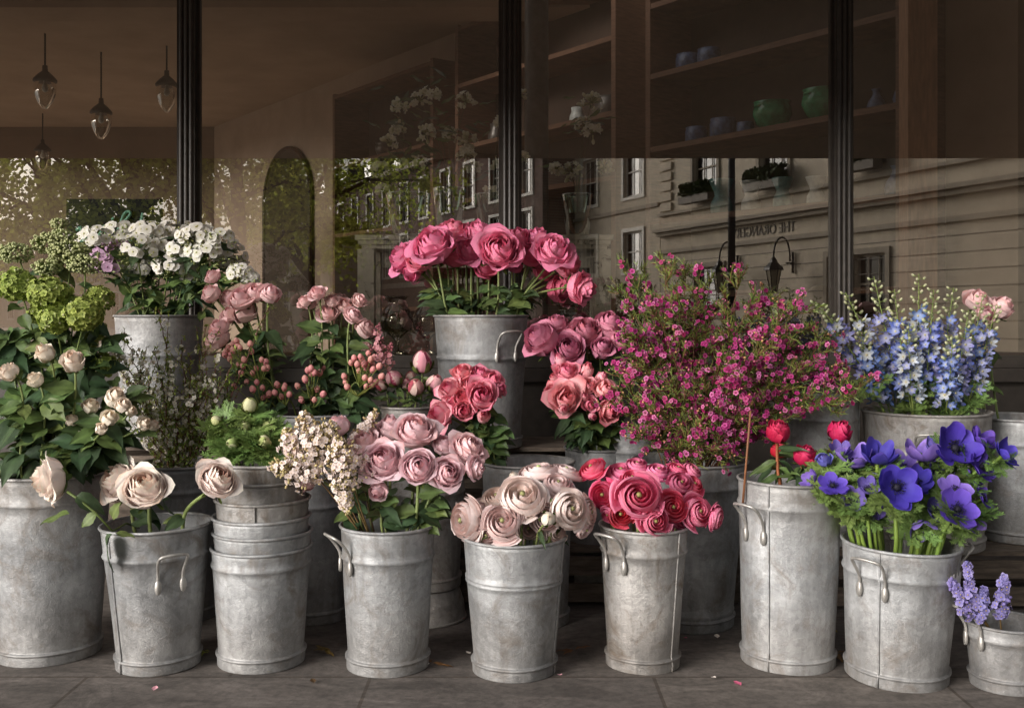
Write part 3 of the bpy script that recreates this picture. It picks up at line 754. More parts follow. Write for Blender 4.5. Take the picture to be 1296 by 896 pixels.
stroke([(98, 292), (104, 288), (103, 300), (106, 306), (114, 296), (119, 288), (117, 300), (121, 305), (128, 296), (132, 288), (134, 286)], o)
stroke([(137, 290), (134, 300), (138, 305), (145, 298)], o); stroke([(143, 279), (145, 276)], o)
stroke([(145, 298), (156, 284), (166, 272), (164, 268), (158, 272), (152, 290), (151, 302), (156, 305), (163, 298)], o)
stroke([(176, 290), (168, 289), (163, 298), (166, 305), (173, 300), (180, 283), (182, 270), (178, 290), (177, 303), (183, 303)], o)
# display table
TY = 3.86; tz = P(0, 298, TY).z
o = thing('display_table', 'white painted table with flaking paint standing inside the window', 'table', (P(614, 0, TY).x, TY+.1, .69))
X0, X1 = P(450, 0, TY).x-o.location.x, P(776, 0, TY).x-o.location.x; th = tz-.69
m = MB(); bx(m, X0, X1, -.12, .14, th-.018, th); bx(m, X0+.010, X1-.010, -.108, .128, th-.034, th-.0185); bx(m, X0+.022, X1-.022, -.095, .115, th-.050, th-.0345); m.build('table_top', M['distressed'], o, smooth=False)
for x in (X0+.04, X1-.04):
    for y in (-.085, .10):
        m = MB(); box(m, (x, y, (th-.051)/2), (.062, .055, th-.053)); m.build('leg', M['distressed'], o, smooth=False)
m = MB(); box(m, (0, .10, th-.082), (X1-X0-.15, .02, .06)); m.build('apron', M['distressed'], o, smooth=False)
# glass vases with stephanotis
star = floret_t(5, 1, .30, .1, lin((246, 242, 216)), lin((252, 250, 240)), None, 2.3, ct=lin((170, 175, 120)))
sbud = sphere_t(.55, 6, 5, 1.5, lin((226, 226, 180)), lin((248, 244, 224)))
def steph(px0, px1, ytop, clusters, leaves, vlabel, plabel, Y, seed):
    rs = random.Random(seed); b = P((px0+px1)/2, 298, Y); w = (px1-px0)/2*Y/F; h = (298-ytop)*Y/F
    m = MB(); nseg = 60
    lathe(m, [(.0005, .004), (w*.66, .004), (w*.98, h), (w*1.0, h+.002), (w, h-.001), (w*.68, .0), (.0005, .0)], nseg, wob=lambda a_, z: .025*math.cos(a_*30) if z > .006 else 0)
    V = m.v[0]
    vs = thing('glass_vase', vlabel, 'vase', (b.x, Y, tz+.002)); m.build('body', M['vase_glass'], vs)
    rm = MB(); tube(rm, [(w*math.cos(a_), w*math.sin(a_), h) for a_ in np.linspace(0, 6.2832, 33)], .0022); rm.build('rim', M['vase_glass'], vs)
    sm = MB(); lathe(sm, [(.0005, .01), (w*.6, .01), (w*.78, h*.5), (.0005, h*.52)], 20)
    o = thing('white_flowering_plant', plabel, 'plant', (b.x, Y, tz+.006))
    sm.build('root_ball', M['soil'], o)
    base = Vector((b.x, Y, tz+.006))
    st = MB(); top = Vector((0, 0, h*.5)); cen = []
    for (x, y, r) in clusters:
        e = P(x, y, Y+rs.uniform(-.06, .05))-base; cen.append(e)
        tube(st, [bez(top, top+Vector((0, 0, h*1.1)), e*.7+Vector((0, 0, .1)), e, k/8) for k in range(9)], .0016, lin((70, 72, 40)), 5)
    st.build('stem', M['stem'], o)
    for (x, y, r), e in zip(clusters, cen):
        cm = MB(); R = r*Y/F
        for k in range(20):
            d = Vector((rs.uniform(-1, 1), rs.uniform(-1, .4), rs.uniform(-.5, 1))).normalized(); q = d*R*rs.uniform(.7, 1.1)
            tube(cm, [(0, 0, 0), q*.8], .0011, lin((120, 130, 80)), 4)
            if rs.random() < .5: cm.put(star, frame(q, d, rs.random(), .0145))
            else: cm.put(sbud, frame(q, d, 0, .013)); tube(cm, [q*.3, q], .003, lin((205, 205, 165)), 5)
        cm.build('flower_cluster', M['petal'], o, mat=Matrix.Translation(e))
    for (x, y) in leaves:
        e = P(x, y, Y+rs.uniform(-.07, .07))-base
        put_leaf(LONGLEAF, o, e, (rs.uniform(-1, 1), rs.uniform(-.6, .2), rs.uniform(-.3, .5)), rs.uniform(.6, 1.0), rs=rs)
rs = random.Random(5)
L1 = [(rs.gauss(545, 28), rs.gauss(160, 26)) for k in range(46)]
steph(548, 590, 238, [(545, 122, 13), (532, 128, 12), (590, 130, 13), (540, 170, 11), (592, 180, 11), (590, 197, 11), (600, 213, 9), (568, 172, 10)], L1, 'dark green ribbed glass vase in the middle of the table', 'plant with hanging white clusters in the darker glass vase', 3.93, 1)
L2 = [(rs.gauss(510, 18), rs.gauss(190, 25)) for k in range(16)]
steph(489, 545, 248, [(505, 136, 10), (503, 165, 10), (493, 182, 10), (480, 215, 10), (530, 206, 10), (484, 242, 9), (510, 208, 6)], L2, 'ribbed clear green glass vase at the left of the table', 'leafy plant with white buds in the leftmost glass vase', 3.82, 2)
L3 = [(rs.gauss(735, 16), rs.gauss(160, 24)) for k in range(9)]+[(712, 125), (760, 140)]
steph(710, 752, 248, [(748, 132, 14), (740, 160, 12), (750, 168, 12), (724, 218, 13), (765, 212, 10), (704, 215, 8)], L3, 'ribbed pale glass vase at the right of the table', 'sparse white flowering plant in the rightmost glass vase', 3.85, 3)
L4 = [(rs.gauss(630, 10), rs.gauss(190, 24)) for k in range(7)]
steph(600, 648, 248, [(633, 155, 8), (632, 210, 9), (661, 200, 7), (620, 245, 9), (659, 120, 7)], L4, 'glass vase standing behind the middle mullion', 'white flowering plant half hidden by the middle mullion', 3.85, 4)
# glass goblets under the table
def goblet(px, top, rad, Y, label):
    z1 = P(px, top, Y).z; x = P(px, 0, Y).x; H = z1-.69; r = rad*Y/F
    o = thing('hurricane_glass', label, 'glass', (x, Y, .69)); m = MB()
    lathe(m, [(.0005, .001), (r*.7, .002), (r*.66, .008), (r*.15, .02), (r*.12, H*.25), (r*.3, H*.32), (r*.9, H*.45), (r, H*.6), (r*.8, H*.78), (r*.5, H*.86), (r*.55, H*.95), (r*.8, H), (r*.78, H), (r*.52, H*.95), (r*.47, H*.86), (r*.77, H*.78), (r*.96, H*.6), (r*.86, H*.46), (.0005, H*.36)], 28)
    m.build('bowl', M['clear_glass'], o)
goblet(502, 375, 21, 3.72, 'clear footed hurricane glass left of the tall rose bucket')
goblet(541, 378, 20, 3.80, 'clear hurricane glass half hidden by the tall rose bucket')
goblet(722, 385, 30, 3.75, 'round clear glass bowl vase right of the tall rose bucket')
# chair backs
for px, lb in ((985, 'round dark chair back behind the right window, left one'), (1040, 'round dark chair back beside the right mullion')):
    Y = 4.7 if px < 1000 else 4.45; p = P(px, 385, 4.2)
    o = thing('round_back_chair', lb, 'chair', (p.x, 4.28, .69) if 0 else (P(px, 0, 4.3).x, 4.3, .006)); m = MB()
    zc = P(px, 385, 4.3).z; lathe(m, [(.0005, -.012), (.07, -.012), (.078, 0), (.07, .012), (.0005, .012)], 28)
    inst('backrest', m.mesh('backrest', M['dark_chair']), o, Matrix.Translation((0, 0, zc)) @ Matrix.Rotation(math.pi/2, 4, 'X'))
    m = MB(); lathe(m, [(.0005, .45), (.19, .45), (.2, .47), (.19, .49), (.0005, .49)], 28); inst('seat', m.mesh('seat', M['dark_chair']), o, Matrix.Translation((0, .2, 0)))
    m = MB(); tube(m, [(0, .02, .46), (0, .005, zc-.06)], .014); m.build('back_post', M['dark_chair'], o)
    for sx in (-1, 1):
        for sy in (-1, 1):
            m = MB(); tube(m, [(sx*.13, .2+sy*.13, .46), (sx*.17, .2+sy*.17, .0)], .014); m.build('leg', M['dark_chair'], o)
# ---------------------------------------------------------------- street opposite (seen reflected in the panes)
def line(X0, Z0, k):
    s = lambda px: (X0-Z0*(px-648)/F)/((px-648)/F+k)
    z = lambda py, sv: CAMZ+(400-py)/F*(Z0+sv)
    pt = lambda sv: Vector((X0-k*sv, 7-(Z0+sv), 0))
    return s, z, pt, math.sqrt(1+k*k)
def facade(name, label, cat, X0, Z0, k, sa, sb, H, wins, mat, depth=6, frame_mat='white', surround=0):
    """wall with real openings; wins = (x0,x1,z0,z1) in metres from sa"""
    s, z, pt, q = line(X0, Z0, k); p = pt(sa); L = (sb-sa)*q
    d = (pt(sb)-pt(sa)).normalized(); o = thing(name, label, cat, (p.x, p.y, 0)); o.rotation_euler = (0, 0, math.atan2(d.y, d.x))
    xs = sorted(set([0, L]+[w for a in wins for w in a[:2]])); zs = sorted(set([-.1, H]+[w for a in wins for w in a[2:]]))
    m = MB()
    for i in range(len(xs)-1):
        for j in range(len(zs)-1):
            cx, cz = (xs[i]+xs[i+1])/2, (zs[j]+zs[j+1])/2
            if any(a[0] < cx < a[1] and a[2] < cz < a[3] for a in wins): continue
            m.add([(xs[i], 0, zs[j]), (xs[i+1], 0, zs[j]), (xs[i+1], 0, zs[j+1]), (xs[i], 0, zs[j+1])], [(0, 1, 2, 3)])
    for (a, b, c, e) in wins:
        D = .18
        for Q in ([(a, 0, c), (a, 0, e), (a, D, e), (a, D, c)], [(b, 0, c), (b, D, c), (b, D, e), (b, 0, e)], [(a, 0, c), (a, D, c), (b, D, c), (b, 0, c)], [(a, 0, e), (b, 0, e), (b, D, e), (a, D, e)]):
            m.add(Q, [(0, 1, 2, 3)])
    for Q in ([(0, 0, -.1), (0, 0, H), (0, depth, H), (0, depth, -.1)], [(L, 0, -.1), (L, depth, -.1), (L, depth, H), (L, 0, H)], [(0, depth, -.1), (0, depth, H), (L, depth, H), (L, depth, -.1)]):
        m.add(Q, [(0, 1, 2, 3)])
    m.build('wall', M[mat], o, smooth=False)
    rm = MB(); bx(rm, -.01, L+.01, .01, depth, H+.002, H+.12); rm.build('roof', M['slate'], o, smooth=False)
    for (a, b, c, e) in wins:
        f = MB(); t = .07
        bx(f, a, a+t, .10, .15, c, e); bx(f, b-t, b, .10, .15, c, e); bx(f, a+t+.001, b-t-.001, .10, .15, c, c+t); bx(f, a+t+.001, b-t-.001, .10, .15, e-t, e)
        bx(f, a+t+.001, b-t-.001, .105, .145, (c+e)/2-.03, (c+e)/2+.03)
        for kx in (1/3, 2/3): bx(f, a+(b-a)*kx-.015, a+(b-a)*kx+.015, .112, .14, c+t+.001, (c+e)/2-.031); bx(f, a+(b-a)*kx-.015, a+(b-a)*kx+.015, .112, .14, (c+e)/2+.031, e-t-.001)
        if surround:
            for (p0, p1, r0, r1) in ((a-surround, a-.001, c, e), (b+.001, b+surround, c, e), (a-surround, b+surround, e+.001, e+surround), (a-surround-.04, b+surround+.04, c-.12, c-.001)):
                bx(f, p0, p1, -.06, -.001, r0, r1)
        w = f.build('window', M[frame_mat], o, smooth=False)
        g = MB(); g.add([(a, .16, c), (b, .16, c), (b, .16, e), (a, .16, e)], [(0, 1, 2, 3)]); g.build('pane', M['dark_pane'], w, smooth=False)
    return o, L
SX0, SZ0, SK = 9.3, 29.6, .395
s, z, pt, q = line(SX0, SZ0, SK)
sa, sb = -9.0, s(836)
lx = lambda px: (s(px)-sa)*q
wins = []
for a, b, t_, bo in ((878, 908, 195, 252), (962, 998, 190, 246), (1085, 1118, 165, 232)):
    x0, x1 = sorted((lx(a), lx(b))); wins.append((x0, x1, 5.1, 7.0))
wins.append((lx(1235), lx(1190), 5.1, 7.0) if lx(1235) < lx(1190) else (lx(1190), lx(1235), 5.1, 7.0))
gw = []
for a, b in ((880, 915), (1048, 1072), (1082, 1122)):
    x0, x1 = sorted((lx(a), lx(b))); gw.append((x0, x1, .9, 2.55))
CO, L = facade('stucco_building', 'cream stucco building with lettered cornice reflected in the right panes', 'building', SX0, SZ0, SK, sa, sb, 8.6, wins+gw, 'stone', surround=.16, frame_mat='stone2')
zc1, zc2 = 3.95, 3.30
for z0, z1, d in ((zc1, zc1+.12, .38), (zc1-.14, zc1-.002, .24), (zc2-.14, zc2, .12), (zc1+.62, zc1+.72, .16), (8.2, 8.5, .35)):
    m = MB(); bx(m, 0, L, -d, -.002, z0, z1); m.build('cornice', M['stone2'], CO, smooth=False)
m = MB()
for zr in np.arange(.3, 3.1, .42):
    bx(m, 0, L, -.012, -.001, zr, zr+.02)
m.build('rusticated_joints', M['letter'], CO, smooth=False)
m = MB()
for k in range(12): 
    zz = 4.75+k*.38
    if zz < 8: bx(m, L-.9, L-.1, -.09, -.002, zz, zz+.28)
m.build('quoin', M['stone'], CO, smooth=False)
def text(body, size, mat, parent, name, M4, ext=.01):
    cu = bpy.data.curves.new(name, 'FONT'); cu.body = body; cu.size = size; cu.extrude = ext; cu.align_x = 'CENTER'; cu.align_y = 'CENTER'
    o = bpy.data.objects.new(name, cu); C.objects.link(o)
    dg = bpy.context.evaluated_depsgraph_get(); me = bpy.data.meshes.new_from_object(o.evaluated_get(dg)); me.materials.clear(); me.materials.append(M[mat])
    bpy.data.objects.remove(o); return inst(name, me, parent, M4)
# local +x runs away along the street; seen from the street the facade reads right-to-left in local x, so turn the text round
zt = (zc1-.14+zc2)/2
for body, px in (('THE ORANGERY', 965),):
    text(body, .46, 'letter', CO, 'lettering', Matrix.Translation(((lx(px)), -.012, zt)) @ Matrix.Rotation(math.pi/2, 4, 'X'))
# window boxes
def hedge_box(parent, x0, x1, y0, z0, seed):
    rs = random.Random(seed); m = MB(); 
    for k in range(700):
        p = (rs.uniform(x0, x1), rs.uniform(y0-.35, y0), z0+.45*rs.random()); d = Vector((rs.gauss(0, 1), rs.gauss(0, 1), rs.gauss(0, 1))); r = .06
        fm = frame(p, d, rs.random()*6, r); V = [fm @ Vector(q_) for q_ in ((-1, -.6, 0), (1, -.6, 0), (1, .6, 0), (-1, .6, 0))]
        m.add([tuple(v) for v in V], [(0, 1, 2, 3)], lin((58, 72, 36))*rs.uniform(.6, 1.4))
    b = MB(); bx(b, x0, x1, y0-.33, y0-.01, z0-.25, z0); w = b.build('window_box', M['letter'], parent, smooth=False); m.build('hedge', M['hedge'], w)
for i, (a, b, c, e) in enumerate(wins[:3]): hedge_box(CO, a-.2, b+.2, -.2, 5.05, i)
def lantern(px, py, label):
    x = lx(px); zc = 2.2+.0; o = thing('wall_lantern', label, 'lantern', CO.matrix_basis @ Vector((x, -.65, 0)) if 0 else (0, 0, 0))
    sv = s(px); base = pt(sv); n = Vector((-.93, .367, 0)); p = base+n*.75; zl = z(py, sv)
    o.location = (p.x, p.y, zl); o.rotation_euler = CO.rotation_euler
    k = 1.0
    m = MB(); lathe(m, [(.10*k, -.45*k), (.22*k, .18*k), (.001, .20*k)], 6); m.build('glass_body', M['lamp_glass'], o, smooth=False)
    m = MB(); lathe(m, [(.30*k, .18*k), (.28*k, .26*k), (.12*k, .42*k), (.10*k, .50*k), (.03, .58*k), (.001, .66*k)], 6); lathe(m, [(.001, -.52), (.12, -.46), (.12, -.43), (.001, -.42)], 6)
    for a in range(6): tube(m, [(.22*math.cos(a*1.047), .22*math.sin(a*1.047), .18), (.105*math.cos(a*1.047), .105*math.sin(a*1.047), -.45)], .018, sides=4)
    m.build('hood', M['dark_metal'], o, smooth=False)
    m = MB(); tube(m, [bez(Vector((0, 0, .6)), Vector((0, 0, 1.3)), Vector((0, .62, 1.5)), Vector((0, .60, .45)), t) for t in np.linspace(0, 1, 14)], .028); tube(m, [(0, .45, .4), (0, .75, .4)], .03); tube(m, [(0, .7, .1), (0, .7, .75)], .04)
    m.build('bracket', M['dark_metal'], o)
lantern(1005, 350, 'wall lantern on a curved bracket beside the lettered cornice')
lantern(935, 352, 'wall lantern behind the dark street lamp post')
# plain stucco houses further along
sa2, sb2 = sb+.05, s(690)
lx2 = lambda px: (s(px)-sa2)*q
wins = []
for a, b in ((790, 814), (738, 756), (703, 716)):
    x0, x1 = sorted((lx2(a), lx2(b)))
    for z0, z1 in ((5.6, 7.6), (2.6, 4.2)): wins.append((x0, x1, z0, z1))
PO, L2_ = facade('plain_stucco_house', 'plain stucco house with sash windows reflected behind the middle plants', 'building', SX0, SZ0, SK, sa2, sb2, 10.5, wins, 'stone', surround=.15, frame_mat='white')
m = MB(); bx(m, 0, L2_, -.1, -.001, 5.0, 5.15); m.build('string_course', M['stone2'], PO, smooth=False)
# brick terrace
BX0, BZ0, BK = 1.5, 45.0, .503
s3, z3, pt3, q3 = line(BX0, BZ0, BK)
wins = []; x = 1.0
LB = (46)*q3
while x < LB-2:
    for z0, z1 in ((6.4, 8.6), (3.2, 5.6)): wins.append((x, x+1.2, z0, z1))
    x += 3.1
BO, L3_ = facade('brick_terrace', 'long red brick terrace with white sash windows reflected in the middle panes', 'building', BX0, BZ0, BK, 0.3, 46, 9.6, wins, 'brick', surround=.14)
m = MB(); bx(m, 0, L3_, -.45, -.001, 9.3, 9.6); m.build('cornice', M['stone2'], BO, smooth=False)
m = MB(); bx(m, 0, L3_, -.12, -.001, 2.5, 2.8); m.build('string_course', M['stone2'], BO, smooth=False)
for i in range(9):
    x = 3+i*5.3; m = MB(); bx(m, x, x+1.9, .6, 3, 9.73, 11.4); dmr = m.build('dormer', M['slate'], BO, smooth=False)
    m = MB(); bx(m, x+.15, x+1.75, .5, .59, 9.9, 11.2); m.build('dormer_frame', M['white'], dmr, smooth=False)
    m = MB(); bx(m, x+.3, x+.9, .46, .498, 10.0, 11.0); bx(m, x+1.0, x+1.6, .46, .498, 10.0, 11.0); m.build('dormer_pane', M['dark_pane'], dmr, smooth=False)
wins = []; x = 1.0
while x < 58:
    for z0, z1 in ((6.2, 8.2), (3.4, 5.4), (.6, 2.6)): wins.append((x, x+1.1, z0, z1))
    x += 2.9
FO, L4_ = facade('distant_terrace', 'pale terrace glimpsed behind the reflected trees at the left', 'building', -11, 62, 1.2, 0, 40, 5.9, [w_ for w_ in wins if w_[3] < 5.8], 'stone', surround=.12)
# street lamp post
sp = P(926, 400, 15.0); o = thing('street_lamp', 'dark street lamp post standing before the stucco building', 'street lamp', (sp.x, 7-15.0, 0))
m = MB(); tube(m, [(0, 0, 0), (0, 0, 4.4)], .06, sides=12, taper=.8); tube(m, [(0, 0, 0), (0, 0, .8)], .11, sides=12); m.build('post', M['dark_metal'], o)
m = MB(); lathe(m, [(.1, 4.42), (.2, 4.9), (.24, 4.92), (.05, 5.1), (.001, 5.15)], 6); m.build('lantern', M['dark_metal'], o, smooth=False)
# trees
def tree(px, Z, H, R, label, seed, n=15000):
    rs = random.Random(seed); x = (px-648)/F*Z; o = thing('plane_tree', label, 'tree', (x, 7-Z, -.1)); m = MB()
    tube(m, [(0, 0, 0), (.1, .1, H*.25), (0, .2, H*.5), (.2, .1, H*.8)], .26, sides=10, taper=.3)
    ends = []
    for k in range(16):
        a = rs.random()*6.28; z0 = H*rs.uniform(.16, .55); e = Vector((math.cos(a)*R*rs.uniform(.5, .95), math.sin(a)*R*rs.uniform(.5, .95), z0+H*rs.uniform(.0, .35)))
        b = Vector((0, .1, z0)); tube(m, [b, b*.5+e*.5+Vector((0, 0, .5)), e], .09, sides=6, taper=.25); ends.append(e); ends.append((b+e)/2+Vector((0, 0, .4)))
    m.build('trunk', M['bark'], o)
    cl = [(e+Vector((rs.gauss(0, .5), rs.gauss(0, .5), rs.gauss(0, .5))), rs.uniform(.5, 1.1)) for e in ends for _ in range(2)]
    cl += [(Vector((rs.gauss(0, R*.4), rs.gauss(0, R*.4), H*rs.uniform(.2, .9))), rs.uniform(.6, 1.2)) for _ in range(26)]
    m = MB()
    for k in range(n):
        c, r = rs.choice(cl); d = Vector((rs.gauss(0, 1), rs.gauss(0, 1), rs.gauss(0, 1))).normalized(); p = c+d*r*rs.random()**.5
        fm = frame(p, (rs.gauss(0, 1), rs.gauss(0, 1), rs.gauss(0, 1)+.5), rs.random()*6, rs.uniform(.05, .085))
        V = [fm @ Vector(q_) for q_ in ((-1, -.2, 0), (0, -.8, 0), (1, 0, .1), (0, .8, 0), (-.8, .5, 0))]
        m.add([tuple(v) for v in V], [(0, 1, 2, 3, 4)], lin((176, 184, 84))*rs.uniform(.4, 1.4))
    m.build('crown', M['far_leaf'], o, smooth=False)
tree(395, 34, 12, 4.2, 'leafy green tree reflected in the second pane, beside the brick terrace', 1)
tree(300, 27, 11, 3.8, 'leafy green tree reflected just right of the left mullion', 2)
tree(170, 25, 10, 3.8, 'leafy tree reflected in the left pane behind the sign board', 3)
tree(60, 30, 12, 4.5, 'leafy tree reflected at the far left of the window', 4)
# ================================================================ supports
def crate(x0, x1, y0, y1, H, label):
    o = thing('wooden_crate', label, 'crate', ((x0+x1)/2, (y0+y1)/2, FZ)); w, d = (x1-x0)/2, (y1-y0)/2
    n = max(2, int(H/.085))
    for k in range(n):
        zc = H*(k+.5)/n
        for y in (-d+.006, d-.006):
            m = MB(); box(m, (0, y, zc), (2*w, .012, H/n*.68)); m.build('slat', M['wood'], o, smooth=False)
    for x in (-w+.015, w-.015):
        for y in (-d+.028, d-.028):
            m = MB(); box(m, (x, y, H/2), (.028, .028, H-.004)); m.build('corner_post', M['wood'], o, smooth=False)
    for k in range(4):
        m = MB(); box(m, (0, -d+d*2*(k+.5)/4, H+.006), (2*w, 2*d/4*.86, .012)); m.build('top_board', M['wood'], o, smooth=False)
crate(-.80, -.10, 2.80, 3.06, .145, 'low slatted wooden crate under the hypericum and peony bud buckets')
crate(.12, .62, 2.80, 3.06, .145, 'low slatted wooden crate under the mauve rose bucket')
crate(.74, 1.62, 2.76, 3.04, .145, 'low slatted wooden crate under the delphinium bucket')
crate(-1.50, -.80, 3.09, 3.39, .385, 'tall slatted wooden crate under the white phlox bucket')
crate(-.30, .30, 3.07, 3.36, .385, 'tall slatted wooden crate under the hot pink rose bucket')
CB, CT = .203, .443
FR = -math.pi/2
BK = {}
BK['A'] = bucket(62, 596, 150, 2.42, 0, .80, (.86,), label='large zinc bucket at the far left, half out of view, with cream spray roses', mat='zinc')
BK['B'] = bucket(201, 662, 133, 2.34, 0, .74, (.80,), handles=[(FR+.62, .085)], seam=FR-.62, tilt=(0, -.015), label='tapered zinc bucket holding three pale blush roses')
for i, (py, w) in enumerate(((690, 123), (671, 121), (652, 119), (630, 116), (606, 112), (584, 108))):
    BK['C%d' % i] = bucket(331+(i % 2)*1.5, py, w, 2.36, 0 if i == 0 else FZ+.012+.034*i, .84 if i == 0 else .79, (.86,) if i == 0 else (), baseband=i == 0, handles=(), seam=None if i != 3 else FR+.1,
        label=['outermost bottom zinc bucket of the nested stack', 'second lowest rim in the nested bucket stack', 'third lowest rim in the nested bucket stack', 'nested stack bucket with a vertical seam, fourth from the bottom', 'nested stack bucket just under the topmost one', 'topmost bucket of the nested stack, holding green anemone buds'][i], mat='zinc_warm' if i > 2 else 'zinc', water=False, wob=.002)
BK['D'] = bucket(491, 663, 119, 2.33, 0, .82, (.79,), handles=[(FR-1.0, .05)], label='zinc bucket with a shiny ridge holding blush roses and lilac')
BK['E'] = bucket(651, 678, 129, 2.30, 0, .77, (.70,), double=True, seam=FR+1.15, label='smooth zinc bucket with a double ridge holding cream ranunculus')
BK['F'] = bucket(813, 664, 111, 2.34, 0, .78, (.83,), handles=[(FR-.85, .045)], tilt=(0, .01), seam=FR+.75, label='rust stained zinc bucket holding hot pink ranunculus', mat='zinc_warm')
BK['G'] = bucket(997, 606, 127, 2.36, 0, .88, (.87,), handles=[(FR-.95, .085)], seam=FR-.62, tilt=(0, .01), label='tallest front zinc bucket with a long seam holding red peony buds')
BK['H'] = bucket(1134, 685, 143, 2.26, 0, .83, (.80,), handles=[(FR-.85, .055), (FR+1.75, .045)], seam=FR-.72, tilt=(.02, .03), label='zinc bucket with a torn white label holding purple anemones', label_scrap=(FR+.48, FR+.88, .052))
BK['I'] = bucket(1272, 786, 96, 2.2, 0, .8, (.8,), handles=[(FR-1.3, .0)], label='small dull zinc pail at the right edge holding pale blue hyacinths', mat='zinc_dark')
BK['J'] = bucket(228, 586, 106, 2.72, 0, .82, (.84, .62), label='dull zinc bucket of blossom twigs behind the blush rose bucket', mat='zinc_dark')
BK['K'] = bucket(398, 600, 84, 2.70, 0, .88, (.8,), label='zinc bucket standing between the nested stack and the lilac bucket', mat='zinc_dark')
def upturned(px, w, Y, H, label):
    x = (px-648)/F*Y; R = w/2*Y/F; o = thing('upturned_bucket', label, 'bucket', (x, Y, FZ)); m = MB()
    lathe(m, [(R, 0), (R+.004, .003), (R, .008), (R*.97, .03), (R*.975, .033), (R*.965, .036), (R*.96, .040), (R*.965, .043), (R*.84, H), (R*.80, H+.001), (.0005, H-.004)], 56); m.build('body', M['zinc_warm'], o)
    m = MB(); tube(m, [(R*math.cos(a), R*math.sin(a), .004) for a in np.linspace(0, 6.2832, 49)], .004, sides=6); m.build('rim', M['wire'], o)
upturned(538, 102, 2.70, .082, 'upturned zinc bucket used as a stand beside the lilac bucket')
upturned(762, 74, 2.92, .104, 'upturned zinc bucket behind the hot pink ranunculus bucket')
BK['L'] = bucket(537, 590, 104, 2.70, .131, .84, (.8,), label='zinc bucket standing on an upturned one behind the blush roses', mat='zinc_warm')
BK['M'] = bucket(668, 584, 116, 2.68, 0, .86, (.8,), label='zinc bucket of coral spray roses behind the cream ranunculus', mat='zinc_dark')
BK['N'] = bucket(757, 566, 84, 2.92, .153, .86, (.8,), label='bucket of coral and red roses raised on an upturned bucket', mat='zinc_dark')
BK['O'] = bucket(873, 582, 142, 2.66, 0, .74, (.09, .86), label='speckled zinc bucket holding the big bunch of pink waxflower', mat='zinc', baseband=True)
BK['P'] = bucket(1040, 503, 90, 2.90, CB, .9, (.86, .5), label='pale zinc bucket between the waxflower and the delphiniums', mat='zinc', seam=FR+1.2)
BK['Q'] = bucket(1172, 520, 154, 2.86, CB, .86, (.70,), handles=[(FR-.3, .085)], label='wide dull zinc bucket holding blue delphiniums', mat='zinc_warm')
BK['R'] = bucket(1290, 528, 110, 2.94, CB, .9, (.8,), label='zinc bucket at the far right edge beside the delphiniums', mat='zinc')
BK['S'] = bucket(202, 400, 108, 3.16, CT, .78, (.70,), label='zinc bucket raised high at the left holding white phlox', mat='zinc_dark')
BK['T'] = bucket(400, 522, 122, 2.90, CB, .86, (.8,), label='zinc bucket holding pink hypericum berries and small peach roses', mat='zinc_dark')
BK['U'] = bucket(518, 514, 76, 2.90, CB, .86, (.8,), label='small zinc bucket holding pink and green peony buds', mat='zinc_warm')
BK['V'] = bucket(609, 400, 118, 3.12, CT, .84, (.68,), handles=[(FR+.65, .085)], label='zinc bucket raised highest in the middle holding hot pink roses', mat='zinc')
BK['W'] = bucket(795, 540, 70, 2.90, CB, .86, (.8,), label='dull zinc bucket of mauve roses hidden behind the coral roses', mat='zinc_dark')
BK['X'] = bucket(-40, 600, 130, 2.4, 0, .8, (.8,), label='zinc bucket beyond the left edge of the display', mat='zinc')
# ================================================================ flowers
def S(c_):
    v = lin(c_)**.74
    return v*.93+np.array((.052, .044, .046))
def cols(core, inn, out, edge): return dict(ccore=S(core), cin=S(inn), cout=S(out), cedge=S(edge))
hot = cols((244, 150, 170), (238, 94, 138), (244, 132, 166), (246, 100, 150))
hotd = cols((224, 90, 124), (202, 44, 96), (218, 76, 118), (228, 84, 130))
mauve = cols((170, 76, 116), (172, 66, 106), (214, 124, 150), (184, 78, 116))
coral = cols((228, 76, 112), (236, 98, 128), (248, 160, 170), (216, 46, 92))
coralp = cols((243, 146, 152), (241, 132, 148), (250, 178, 182), (234, 96, 128))
coralr = cols((206, 30, 78), (212, 44, 90), (246, 186, 188), (204, 30, 76))
blush = cols((238, 154, 162), (240, 176, 182), (245, 204, 206), (243, 198, 208))
blushd = cols((230, 128, 148), (236, 158, 174), (242, 188, 198), (232, 148, 174))
peach = cols((238, 158, 158), (241, 186, 182), (246, 208, 204), (240, 180, 184))
cream = cols((244, 218, 186), (244, 226, 200), (248, 236, 216), (238, 214, 184))
pale = cols((250, 186, 166), (252, 228, 218), (253, 238, 230), (246, 236, 212))
NM = lambda f, k, **kw: [f(seed=i+1, **kw) for i in range(k)]
B = {}
B['hot'] = [rose_mesh(i+1, n=40, H=1.5, open_=o_, **hot, ruf=.085, nuv=(9, 10)) for i, o_ in enumerate((.55, .45, .7))]
B['hotd'] = [rose_mesh(i+5, n=30, H=1.5, open_=.35, **hotd) for i in range(2)]
B['mauve'] = [rose_mesh(i+8, n=30, H=1.6, open_=o_, **mauve) for i, o_ in enumerate((.35, .5))]
B['coral'] = [rose_mesh(i+11, n=20, H=1.4, open_=o_, **c_, ruf=.09, nuv=(6, 7)) for i, (o_, c_) in enumerate(((.6, coral), (.75, coralp), (.5, coral), (.7, coralr)))]
B['coralbud'] = [rose_mesh(i+16, n=11, H=2.0, open_=.12, **coralr, lip=.4, nuv=(6, 7)) for i in range(2)]
B['blush'] = [rose_mesh(i+20, n=38, H=1.3, open_=o_, **c_, ruf=.05) for i, (o_, c_) in enumerate(((.5, blush), (.65, blushd), (.4, blush)))]
